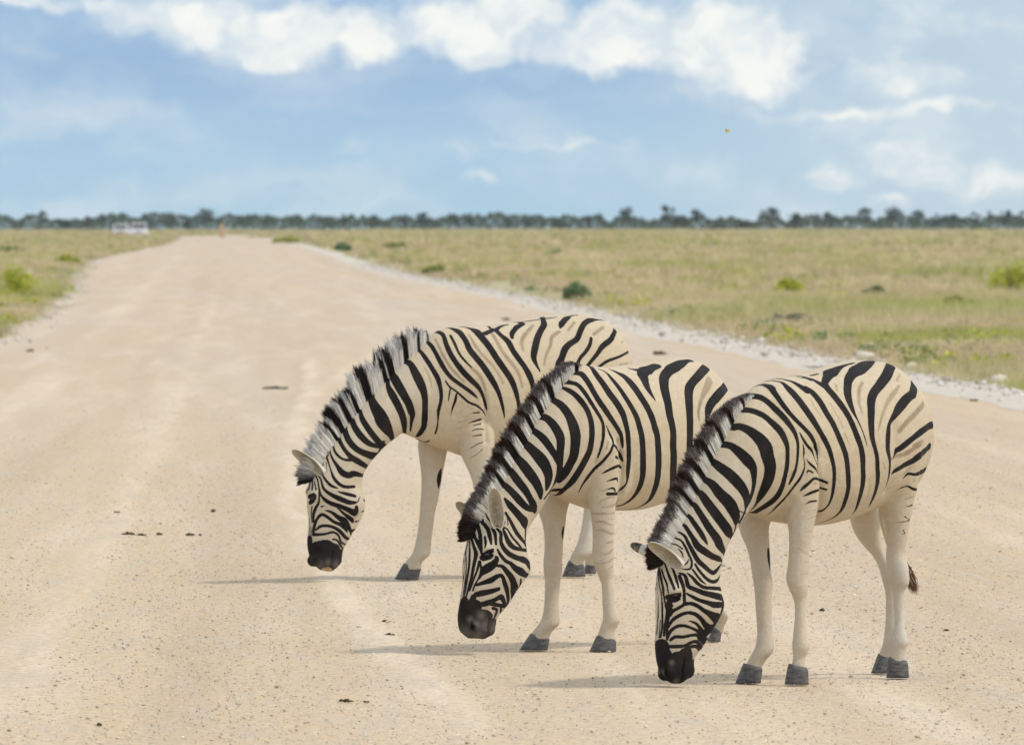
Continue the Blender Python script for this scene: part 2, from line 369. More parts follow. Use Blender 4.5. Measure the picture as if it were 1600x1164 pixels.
def grass(name, n, d0, d1, nb, side, hmul=1.0, wmul=1.0, pw=1.0):
    u = rng.uniform(0, 1, n) ** pw; D = 1 / (1 / d0 - u * (1 / d0 - 1 / d1)) if pw == 1.0 else d0 + u * (d1 - d0)
    half = .0535 * D
    if side == 'r':
        lo = edge(RE, D) + .8; hi = half
    else:
        lo = -half; hi = edge(LE, D) - .15
    ok = hi > lo + .2; D, lo, hi = D[ok], lo[ok], hi[ok]
    X = lo + (hi - lo) * rng.uniform(0, 1, len(D))
    e = (X - lo) if side == 'r' else (hi - X)
    # sparse by the verge, patchy further out
    pt = vnoise(X + 50, D / 3, 3.0, 3); pt2 = vnoise(X + 90, D / 3, 9.0, 4); cl = vnoise(X, D, .9, 9)
    keep = rng.uniform(0, 1, len(D)) < np.clip(e / (2.8 if side == 'r' else .6), .12, 1) * np.clip(.35 + .9 * cl, 0, 1)
    X, D, e, pt, pt2 = X[keep], D[keep], e[keep], pt[keep], pt2[keep]
    straw = np.array([.66, .53, .335]); brown = np.array([.58, .43, .27]); green = np.array([.38, .39, .10]); olive = np.array([.50, .46, .22])
    g = np.clip((pt2 - .45) * 3, 0, 1)[:, None]; b = np.clip((pt - .4) * 2.5, 0, 1)[:, None]
    col = straw * (1 - g) + olive * g; col = col * (1 - b * .6) + brown * b * .6
    col = col * (.86 + .28 * vnoise(X, D, 1.3, 15)[:, None])
    gg = np.clip((vnoise(X, D / 2.5, 2.1, 12) - .55) * 3.5, 0, 1)[:, None]; col = col * (1 - gg * .85) + green * gg * .85
    col *= rng.uniform(.82, 1.15, (len(X), 1))
    h = (.13 + .20 * pt2 + .1 * rng.uniform(0, 1, len(X))) * np.clip(.35 + e / 4, .35, 1) * hmul
    X = np.repeat(X, nb); D = np.repeat(D, nb); h = np.repeat(h, nb) * rng.uniform(.5, 1.2, len(X)); col = np.repeat(col, nb, 0) * rng.uniform(.85, 1.15, (len(X), 1))
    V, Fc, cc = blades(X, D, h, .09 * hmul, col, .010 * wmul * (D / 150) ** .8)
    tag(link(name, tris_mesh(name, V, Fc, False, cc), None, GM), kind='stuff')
grass('grass_plain', 15000, 112, 420, 13, 'r')
grass('grass_plain', 9000, 380, 1000, 8, 'r', 1.4, 2.2)
grass('grass_plain', 9000, 900, 3200, 6, 'r', 2.2, 4.5, 1.3)
grass('grass_plain', 4500, 150, 520, 13, 'l')
grass('grass_plain', 3500, 480, 1100, 8, 'l', 1.2, 2.2)
grass('grass_plain', 5000, 1000, 3200, 6, 'l', 1.6, 4.5, 1.3)

# ---------------- shrubs by the road ----------------
LM = mat_grass('leaves', .25)
def leafcloud(n, size, lobes, cols, flat=.8, updown=0.0):
    """small leaf faces through the lobes' volume; lobes: (x,y,z,r)"""
    lobes = np.array(lobes, float); w = lobes[:, 3] ** 2; k = rng.choice(len(lobes), n, p=w / w.sum())
    d = rng.normal(0, 1, (n, 3)); d /= np.linalg.norm(d, axis=1)[:, None]
    r = rng.uniform(.25, 1.05, n) ** .6
    c = lobes[k, :3] + d * (r * lobes[k, 3])[:, None] * np.array([1, 1, flat])
    a = rng.normal(0, 1, (n, 3)); a /= np.linalg.norm(a, axis=1)[:, None]
    b = np.cross(a, rng.normal(0, 1, (n, 3))); b /= np.linalg.norm(b, axis=1)[:, None]
    s = size * rng.uniform(.6, 1.4, n)[:, None]
    V = np.stack([c - a * s, c - b * s * .5, c + a * s, c + b * s * .5], 1).reshape(-1, 3)
    Fc = np.arange(n * 4).reshape(-1, 4)
    cc = np.array(cols)[rng.integers(0, len(cols), n)] * rng.uniform(.75, 1.25, (n, 1))
    V[:, 2] = np.maximum(V[:, 2], .01)
    return V, Fc, np.repeat(cc, 4, 0)
BARK = NM('bark'); bz = BARK.noise(12, 4, .6, sc=(3, 3, .6)); BARK.bump(bz, .6, .02)
BARK = BARK.fin(BARK.mix(BARK.mr(bz, .3, .7), (.13, .10, .08), (.24, .20, .16)), .9, .1)
def limb(bm, pts, rad, seg=6):
    rings = []
    for i, p in enumerate(pts):
        p = Vector(p); t = (Vector(pts[min(i + 1, len(pts) - 1)]) - Vector(pts[max(i - 1, 0)])).normalized()
        q = t.to_track_quat('Z', 'X'); rings.append([bm.verts.new(p + q @ Vector((math.cos(2 * math.pi * j / seg) * rad[i], math.sin(2 * math.pi * j / seg) * rad[i], 0))) for j in range(seg)])
    for a, b in zip(rings, rings[1:]):
        for j in range(seg): bm.faces.new((a[j], a[(j + 1) % seg], b[(j + 1) % seg], b[j]))
    bm.faces.new(rings[0][::-1]); bm.faces.new(rings[-1])
YG = [(.46,.47,.06),(.60,.57,.06),(.34,.40,.09)]; DG = [(.20,.27,.12),(.26,.33,.15),(.16,.22,.10)]; GG = [(.36,.35,.22),(.44,.41,.28),(.30,.30,.19)]; OG = [(.32,.34,.10),(.42,.39,.14),(.26,.29,.09)]
shr = [(1232,464,66,30,YG,'yellow-green flowering shrub in the plain above the right zebra\'s withers'),
 (1372,467,62,20,DG,'low dark green shrub in the grass between two brighter shrubs, right of the middle'),
 (1586,462,110,62,YG,'largest yellow-green bush, cut by the right edge of the picture'),
 (900,469,58,27,DG,'small dark green bush right at the far road edge above the left zebra\'s rump'),
 (1238,512,74,26,GG,'grey-green scrubby shrub just beyond the white verge, above the right zebra\'s back'),
 (678,429,44,18,OG,'small green tuft of a shrub beside the road edge, mid distance'),
 (537,393,38,14,DG,'tiny dark green bush where the road edge narrows towards the horizon'),
 (26,462,96,44,YG,'bright yellow-green shrub left of the road at the left picture edge'),
 (106,414,46,16,YG,'small yellow-green shrub left of the road, behind the white stone'),
 (14,399,60,15,OG,'far yellowish shrub touching the left picture edge under the tree line'),
 (1494,488,70,28,OG,'olive shrub low in the grass right of the dark green one'),
 (616,391,66,13,OG,'flat olive bush beside the white stone in the far plain'),
 (866,402,40,12,DG,'tiny dark bush in the far plain above the left zebra\'s rump'),
 (450,380,60,9,YG,'flat bright green bush at the far end of the road\'s right edge')]
for (x, yb, w, h, cols, lab) in shr:
    D = gd(yb); k = D / F; c = P(x, yb, D); wm, hm = w * k, h * k * 1.2
    root = empty('shrub', (c.x, c.y, 0), lab, 'shrub', 'shrubs scattered in the grass')
    lobes = []
    for _ in range(16):
        a = rng.uniform(0, 6.28); rr = rng.uniform(0, .52)
        r_ = hm * rng.uniform(.16, .34); lobes.append((math.cos(a) * rr * wm * .75, math.sin(a) * rr * wm * .6, max(r_ * .8, hm * rng.uniform(.25, .68) * (1 - rr * .8)), r_))
    V, Fc, cc = leafcloud(1900, .042 * max(1, D / 260), lobes, cols, 1.0)
    link('foliage', tris_mesh('foliage', V, Fc, False, cc), root, LM)
    bm = bmesh.new()
    for _ in range(7):
        a = rng.uniform(0, 6.28); l = rng.uniform(.4, .8)
        limb(bm, [(0, 0, -.02), (math.cos(a) * wm * .12, math.sin(a) * wm * .12, hm * .3), (math.cos(a) * wm * .32 * l, math.sin(a) * wm * .32 * l, hm * .7 * l)], [.02, .014, .006], 5)
    link('stem', bm_mesh('stem', bm, True), root, BARK)

# low herbs dotted through the plain
n = 420; D = 1 / (1 / 140 - rng.uniform(0, 1, n) * (1 / 140 - 1 / 900)); side_ = rng.uniform(0, 1, n) < .8
lo = np.where(side_, edge(RE, D) + 2.0, -.054 * D); hi = np.where(side_, .054 * D, edge(LE, D) - .6); ok = hi > lo + .5; D, lo, hi = D[ok], lo[ok], hi[ok]
X = lo + (hi - lo) * rng.uniform(0, 1, len(D)); Vs, Fs, Cs, o_ = [], [], [], 0
for x_, d_ in zip(X, D):
    r_ = rng.uniform(.10, .30); pal = [YG, OG, GG, OG, YG, DG][rng.integers(0, 6)]
    lb = [(x_ + rng.normal(0, r_ * 1.6), d_ + rng.normal(0, r_ * 2), r_ * .35, r_ * rng.uniform(.4, .8)) for _ in range(5)]
    V, Fc, cc = leafcloud(150, .045 * max(1, d_ / 300), lb, pal, .7); Vs.append(V); Fs.append(Fc + o_); Cs.append(cc); o_ += len(V)
tag(link('low_herbs', tris_mesh('low_herbs', np.concatenate(Vs), np.concatenate(Fs), False, np.concatenate(Cs)), None, LM), kind='stuff')

# ---------------- trees on the horizon ----------------
TR = [(67,329,18,'thin upright'),(100,345,26,'low rounded'),(137,338,15,'sparse small'),(161,335,15,'narrow upright'),(233,342,18,'small bushy'),
 (265,337,30,'broad rounded'),(295,341,22,'low rounded'),(320,326,30,'tall round-headed'),(385,335,26,'rounded'),(419,337,20,'small rounded'),
 (464,335,22,'bushy'),(516,337,26,'broad low'),(539,335,12,'thin upright'),(584,336,22,'bushy'),(632,336,11,'thin upright'),(662,332,22,'rounded'),
 (711,334,24,'rounded'),(734,334,14,'narrow'),(794,341,30,'low broad'),(824,343,18,'low small'),(846,337,11,'thin upright'),(876,343,32,'low wide'),
 (919,337,14,'narrow'),(936,334,15,'narrow upright'),(979,323,38,'large round-headed'),(1041,321,30,'tall open-crowned'),(1063,336,24,'bushy'),(1088,328,23,'tall bushy'),
 (1120,350,34,'very low'),(1157,344,24,'low isolated'),(1204,325,32,'tall round-headed'),(1247,332,36,'broad bushy'),(1275,338,20,'small bushy'),(1296,332,26,'open-crowned'),
 (1349,325,24,'tall bushy'),(1395,323,38,'large flat-topped'),(1435,328,25,'bushy'),(1463,335,14,'narrow'),(1491,334,30,'broad bushy'),(1525,332,17,'narrow bushy'),
 (1546,330,10,'thin upright'),(1574,328,23,'bushy'),(1594,330,17,'cut-off bushy')]
TG = [(.045,.07,.03),(.065,.092,.038),(.03,.045,.022),(.085,.105,.045),(.026,.04,.02)]
where = lambda x: ('left of the vehicles' if x < 175 else 'right of the vehicles' if x < 300 else 'beyond the road' if x < 470 else
                   'over the left zebra\'s neck' if x < 700 else 'over the left zebra\'s back' if x < 900 else 'over the middle zebra' if x < 1120 else
                   'over the right zebra\'s neck' if x < 1260 else 'over the right zebra\'s back' if x < 1420 else 'near the right edge')
ordn = ['first','second','third','fourth','fifth','sixth','seventh','eighth','ninth','tenth','eleventh','twelfth','thirteenth','fourteenth','fifteenth','sixteenth','seventeenth','eighteenth','nineteenth','twentieth',
 '21st','22nd','23rd','24th','25th','26th','27th','28th','29th','30th','31st','32nd','33rd','34th','35th','36th','37th','38th','39th','40th','41st','42nd','43rd']
DT = 3000.0
for i, (x, ty, w, shape) in enumerate(TR):
    D = DT + rng.uniform(-150, 150); k = D / F; c = P(x, 360, D); hm = H - (ty - 1.5 - HOR) * k; wm = w * k * 1.25
    root = empty('savanna_tree', (c.x, D, 0), f'{shape} horizon tree {where(x)}, {ordn[i]} from the left', 'tree', 'trees along the horizon')
    lobes = []; nl = 16 if w > 20 else 9; tall = 'tall' in shape or 'large' in shape or 'open' in shape
    z0 = .36 if tall else .2
    for _ in range(nl):
        a = rng.uniform(0, 6.28); q = rng.uniform(0, 1); zz = z0 + (1 - z0) * rng.uniform(.15, .84)
        r_ = min(wm, hm) * rng.uniform(.08, .17); sp_ = (wm / 2 - r_ * .8) * (1 if .35 < zz < .85 else .6)
        lobes.append((math.cos(a) * q * sp_, math.sin(a) * q * sp_, hm * zz - r_ * .2, r_))
    lobes.append((rng.uniform(-.12, .12) * wm, 0, hm - wm * .13, wm * (.14 if tall else .10))); lobes.append((rng.uniform(-.25, .25) * wm, 0, hm - wm * .2, wm * .15)); lobes.append((rng.uniform(-.3, .3) * wm, 0, hm * .55, wm * .16))
    V, Fc, cc = leafcloud(1300 if w > 20 else 700, .22, lobes, TG, .85)
    link('crown', tris_mesh('crown', V, Fc, False, cc), root, LM)
    bm = bmesh.new(); limb(bm, [(0, 0, -.3), (.1, 0, hm * .2), (.0, .1, hm * .5), (.1, 0, hm * .8)], [.24, .19, .13, .04], 7)
    for lb in lobes[:6]:
        limb(bm, [(.05, 0, hm * .25), (lb[0] * .5, lb[1] * .5, hm * .25 + (lb[2] - hm * .25) * .6), (lb[0], lb[1], lb[2])], [.12, .08, .03], 5)
    link('trunk', bm_mesh('trunk', bm, True), root, BARK)
# continuous low bush belt behind and between the trees
n = 46000; xx = rng.uniform(-500, 2100, n); D = rng.uniform(2980, 3300, n); k = D / F
top = 1.9 + 2.0 * vnoise(xx, D * 0, 26, 5) + 1.3 * (vnoise(xx, D * 0 + 9, 9, 6) + .9 * vnoise(xx, D * 0 + 5, 4, 8))
top = np.where((xx > 1100) & (xx < 1185), top * .8, top)
z = top * rng.uniform(0, 1, n) ** .7; c = np.stack([(xx - 800) * k, D, z], 1)
a = rng.normal(0, 1, (n, 3)); a /= np.linalg.norm(a, axis=1)[:, None]; b = np.cross(a, rng.normal(0, 1, (n, 3))); b /= np.linalg.norm(b, axis=1)[:, None]
s = rng.uniform(.25, .6, n)[:, None]
V = np.stack([c - a * s, c - b * s * .6, c + a * s, c + b * s * .6], 1).reshape(-1, 3)
cc = np.repeat(np.array(TG)[rng.integers(0, 5, n)] * rng.uniform(.8, 1.3, (n, 1)), 4, 0)
tag(link('distant_bushland', tris_mesh('distant_bushland', V, np.arange(n * 4).reshape(-1, 4), False, cc), None, LM), kind='stuff')

# ---------------- single rocks ----------------
def rock(x, yb, w, h, lab, col, seed):
    D = gd(yb); k = D / F; c = P(x, yb, D); r = np.random.default_rng(seed)
    bm = bmesh.new(); bmesh.ops.create_icosphere(bm, subdivisions=3, radius=1.0)
    off = r.uniform(-5, 5, 3)
    pl = [(Vector(r.normal(0, 1, 3)).normalized(), r.uniform(.72, .95)) for _ in range(9)]
    for v in bm.verts:
        for nrm, dd in pl:
            q = v.co.dot(nrm)
            if q > dd: v.co -= nrm * (q - dd)
        v.co *= 1 + .05 * math.sin(v.co.x * 5 + off[0]) * math.cos(v.co.y * 6 + off[1])
        v.co = Vector((v.co.x * w * k / 2, v.co.y * w * k * .4, v.co.z * h * k * .62 + h * k * .38))
    m = bm_mesh('rock', bm, True); o = link('rock', m, None, col); o.location = (c.x, c.y, 0)
    tag(o, lab, 'rock', 'pale rocks by the road')
PR = mat_chalk('pale_rock', 1.15)
rocks = [(1350,565,36,17,'largest pale boulder, on the verge just above the right zebra\'s back'),
 (1562,601,32,16,'pale angular rock on the verge by the right picture edge'),
 (1306,522,30,12,'flat white rock in the grass up and left of the largest boulder'),
 (1383,528,18,8,'small pale rock in the grass right of the flat white one'),
 (1466,543,26,11,'low pale rock in the grass between verge and shrub, far right'),
 (1424,575,22,9,'pale stone on the verge between the largest boulder and the angular rock'),
 (630,399,9,10,'lone white stone in the far plain beyond the road edge'),
 (47,431,11,10,'lone white stone in the grass left of the road'),
 (1433,488,16,7,'small white stone half hidden in grass under the olive shrub'),
 (1012,468,16,6,'small white stone in the plain above the middle zebra'),
 (1075,470,20,7,'flat pale stone in the plain, right of the smaller one above the middle zebra'),
 (1500,604,14,7,'small stone at the verge left of the angular rock')]
for i, r_ in enumerate(rocks): rock(*r_, PR, 40 + i)

# ---------------- dung and clods on the road ----------------
DU = NM('dry_dung'); dz = DU.noise(60, 4, .6); DU.bump(dz, .8, .01)
DUm = DU.fin(DU.mix(DU.mr(dz, .35, .65), (.045, .035, .02), (.13, .105, .06)), .95, .1)
def clod(x, yb, w, h, lab, n=5, seed=0, cat='dung'):
    D = gd(yb); k = D / F; c = P(x, yb, D); r = np.random.default_rng(seed); bm = bmesh.new(); wm, hm = w * k, h * k
    nb_ = max(n, int(w / h * 1.6)); dirs = [Vector(r.normal(0, 1, 3)).normalized() for _ in range(12)]
    for j in range(nb_):
        f_ = (j + .5) / nb_ - .5; rr = max(wm / nb_ * .85, hm * .3) * r.uniform(.8, 1.2); zs = min(1, hm / (2 * rr)) * r.uniform(.55, 1.25) * (1 - abs(f_) * .9)
        q = bmesh.ops.create_icosphere(bm, subdivisions=3, radius=1.0); ph_ = r.uniform(0, 6, 6)
        for v in q['verts']:
            p = v.co.copy(); s_ = 1 + .16 * math.sin(p.x * 5 + ph_[0]) * math.sin(p.y * 4 + ph_[1]) + .12 * math.sin(p.z * 7 + ph_[2] + p.x * 3) + .08 * math.sin(p.x * 13 + ph_[3]) * math.sin(p.z * 11 + ph_[4])
            v.co = Vector((p.x * rr * s_, p.y * rr * 1.5 * s_, p.z * rr * zs * s_)) + Vector((f_ * (wm - rr), r.uniform(-.0, .0) + f_ * wm * math.sin(ph_[5]) * .8, rr * zs * .55))
    o = link('dung', bm_mesh('dung', bm, True), None, DUm); o.location = (c.x, c.y, 0); tag(o, lab, cat, 'dung on the road')
cl = [(200,835,22,6,'longest dark dung piece, at the left end of the broken line of dung',6),
 (222,836,14,4,'small dung piece second from the left in the broken line of dung',4),
 (249,835,10,4,'dung crumb in the middle of the broken line of dung',3),(297,836,14,5,'dung piece near the right end of the broken line of dung',4),
 (313,836,5,3,'tiniest dung crumb at the right end of the broken line of dung',2),(183,801,10,4,'single dung clod above the broken line, further left',3),
 (333,799,9,4,'single dung clod above the broken line, towards the left zebra\'s muzzle',3),(608,993,18,5,'dark dung clod between the left zebra\'s hoof and the middle zebra\'s muzzle',4),
 (601,971,9,5,'small dark clod just behind the larger one between the two left zebras',3),(541,1096,24,6,'greenish dark dung piece on the foreground road, lower left of the middle zebra',5),
 (572,1097,10,4,'small crumb right beside the greenish dung piece in the foreground',3),(1285,954,9,6,'small dark clod on the road between the right zebra\'s front and hind legs',3),
 (1031,553,22,8,'blurred dark clod on the road above the middle zebra\'s back',4),(790,500,12,5,'blurred dark clod on the road above the left zebra\'s back',3),
 (1479,985,10,3,'thin dark chip on the road right of the right zebra\'s hind legs',2),(430,607,40,5,'thin dark line of dung on the road left of the left zebra\'s mane',7),
 (46,549,12,5,'dark clod at the left road edge, nearest the picture edge',3),(154,1133,9,6,'brown clod at the bottom left of the road',3),
 (1522,626,14,5,'dark clod near the right verge, right of the right zebra\'s rump',3)]
for i, (x, y, w, h, lab, n_) in enumerate(cl): clod(x, y, w, h, lab, n_, 70 + i)

# ---------------- two distant white vehicles ----------------
def paint(name, c, rough=.35, met=0):
    m = NM(name); nz = m.noise(3, 3); col = m.mix(m.mr(nz, .3, .7, 0, .25), c, (.5, .44, .36)); mm = m.fin(col, rough, .5); m.b.inputs['Metallic'].default_value = met; return mm
VW = paint('white_paint', (.78, .77, .75)); VG = paint('window_glass', (.03, .035, .04), .1); VT = paint('tyre_rubber', (.02, .02, .02), .9)
VR = paint('red_lamp', (.45, .03, .02), .3); VL = paint('lamp_glass', (.7, .7, .68), .2); VB = paint('dark_plastic', (.05, .05, .05), .6); VS = paint('sand_paint', (.55, .47, .36))
def vehicle(x, yb, wpx, hpx, lab, kind):
    D = gd(yb); c = P(x, yb, D); w = wpx * D / F; h = hpx * D / F; Lg = 4.7
    root = empty('van' if kind == 'van' else 'off_road_car', (c.x, D, 0), lab, 'van' if kind == 'van' else 'car', None)
    bm = bmesh.new(); w2 = w / 2; belt = h * .52; rf = h * .98
    sect = [(-Lg / 2, .38, belt * .86, .94), (-Lg / 2 + .1, .3, belt * .93, 1), (-Lg * .22, .3, belt, 1), (Lg * .45, .3, belt, 1), (Lg / 2, .36, belt * .95, .95)]
    rings = []
    for (y, zb, zt, s) in sect: rings.append([bm.verts.new((sx * w2 * s * q, y, z)) for sx, z, q in ((-1, zb, .95), (1, zb, .95), (1, (zb + zt) / 2, 1), (1, zt, .93), (-1, zt, .93), (-1, (zb + zt) / 2, 1))])
    for a, b in zip(rings, rings[1:]):
        for j in range(6): bm.faces.new((a[j], a[(j + 1) % 6], b[(j + 1) % 6], b[j]))
    bm.faces.new(rings[0][::-1]); bm.faces.new(rings[-1])
    f = -.40 if kind == 'van' else -.24
    cab = [(Lg * f, belt - .02, .90), (Lg * f + .55, rf, .80), (Lg * .44, rf, .80), (Lg * .48, belt - .02, .90)]
    lft = [bm.verts.new((-w2 * q, y, z)) for y, z, q in cab]; rgt = [bm.verts.new((w2 * q, y, z)) for y, z, q in cab]
    bm.faces.new(lft); bm.faces.new(rgt[::-1])
    for j in range(4): bm.faces.new((lft[j], rgt[j], rgt[(j + 1) % 4], lft[(j + 1) % 4]))
    bmesh.ops.recalc_face_normals(bm, faces=bm.faces); bmesh.ops.bevel(bm, geom=list(bm.edges), offset=.04, segments=2, affect='EDGES')
    link('body', bm_mesh('body', bm), root, VW)
    y0, z0, y1, z1 = Lg * f, belt, Lg * f + .55, rf; sl_ = math.atan2(y1 - y0, z1 - z0)
    bm = bmesh.new(); bbox(bm, (0, (y0 + y1) / 2 - .02, (z0 + z1) / 2), (w * .74, .03, (z1 - z0) * .8), .01, Matrix.Rotation(-sl_, 3, 'X')); link('windscreen', bm_mesh('windscreen', bm), root, VG)
    for s in (-1, 1):
        bm = bmesh.new(); bbox(bm, (s * w2 * .868, Lg * .06, (z0 + z1) / 2 + .02), (.03, Lg * .6, (z1 - z0) * .6), .01, Matrix.Rotation(s * -.13, 3, 'Y')); link('side_window', bm_mesh('side_window', bm), root, VG)
        bm = bmesh.new(); bbox(bm, (s * w2 * .72, -Lg / 2 - .01, belt * .72), (.28, .06, .17), .02); link('headlight', bm_mesh('headlight', bm), root, VL if kind != 'van' or s > 0 else VL)
        bm = bmesh.new(); bbox(bm, (s * (w2 + .1), Lg * f + .25, belt + .12), (.2, .08, .22), .03); link('mirror', bm_mesh('mirror', bm), root, VB)
        for yy in (-Lg * .32, Lg * .3):
            bm = bmesh.new(); bmesh.ops.create_cone(bm, cap_ends=True, segments=20, radius1=.36, radius2=.36, depth=.24, matrix=Matrix.Translation((s * w2 * .85, yy, .36)) @ Matrix.Rotation(R(90), 4, 'Y'))
            wh = link('wheel', bm_mesh('wheel', bm), root, VT)
    bm = bmesh.new(); bbox(bm, (0, -Lg / 2 - .05, .42), (w * .96, .16, .24), .04); link('bumper', bm_mesh('bumper', bm), root, VR if kind == 'van' else VS)
    bm = bmesh.new(); bbox(bm, (0, -Lg / 2 - .015, belt * .72), (w * .4, .06, .2), .02); link('grille', bm_mesh('grille', bm), root, VB)
    return root
vehicle(189, 370.0, 25, 20, 'left of the two white vehicles on the far road, with a reddish lower front', 'van')
vehicle(217, 371.5, 28, 23.5, 'right and larger of the two white vehicles on the far road, sand-coloured below', 'car')
# tan masonry marker by the far road
D = gd(371); c = P(347, 371, D); k = D / F; bm = bmesh.new()
for z, s in ((0, .95), (.45, .88), (.9, .8), (1.35, .7)): bbox(bm, (rng.uniform(-.02, .02), 0, z + .225), (s, s, .447), .05)
bbox(bm, (0, 0, 1.9), (.54, .54, .2), .06)
o = link('stone_marker', bm_mesh('stone_marker', bm), None, paint('tan_masonry', (.55, .36, .22), .9)); o.location = (c.x, D, 0)
tag(o, 'small tan stone marker at the far end of the road, right of the vehicles', 'marker')
# yellow butterfly in the air
bm = bmesh.new(); D = 62.0
for s in (-1, 1):
    for (a, l, w_) in ((.55, .019, .009), (-.55, .015, .009)):
        vs = []
        for t in range(10):
            th = t / 10 * 2 * math.pi; r_ = .5 + .5 * math.cos(th); p = Vector((math.cos(a) * l * r_ - math.sin(a) * w_ * math.sin(th) * .8, 0, math.sin(a) * l * r_ + math.cos(a) * w_ * math.sin(th) * .8))
            vs.append((s * p.x, abs(p.x) * .5, p.z))
        bot = [bm.verts.new(v) for v in vs]; top_ = [bm.verts.new((v[0], v[1] + .0006, v[2])) for v in vs]
        bm.faces.new(bot); bm.faces.new(top_[::-1])
        for j in range(10): bm.faces.new((bot[j], bot[(j + 1) % 10], top_[(j + 1) % 10], top_[j]))
limb(bm, [(0, 0, -.014), (0, 0, 0), (0, 0, .012)], [.001, .002, .001], 6)
bmesh.ops.recalc_face_normals(bm, faces=bm.faces)
o = link('butterfly', bm_mesh('butterfly', bm), None, paint('yellow_wing', (.60, .55, .26), .7)); o.location = P(1137, 205, D)
tag(o, 'tiny yellow butterfly flying in the sky, a blurred dot over the right zebra', 'butterfly')
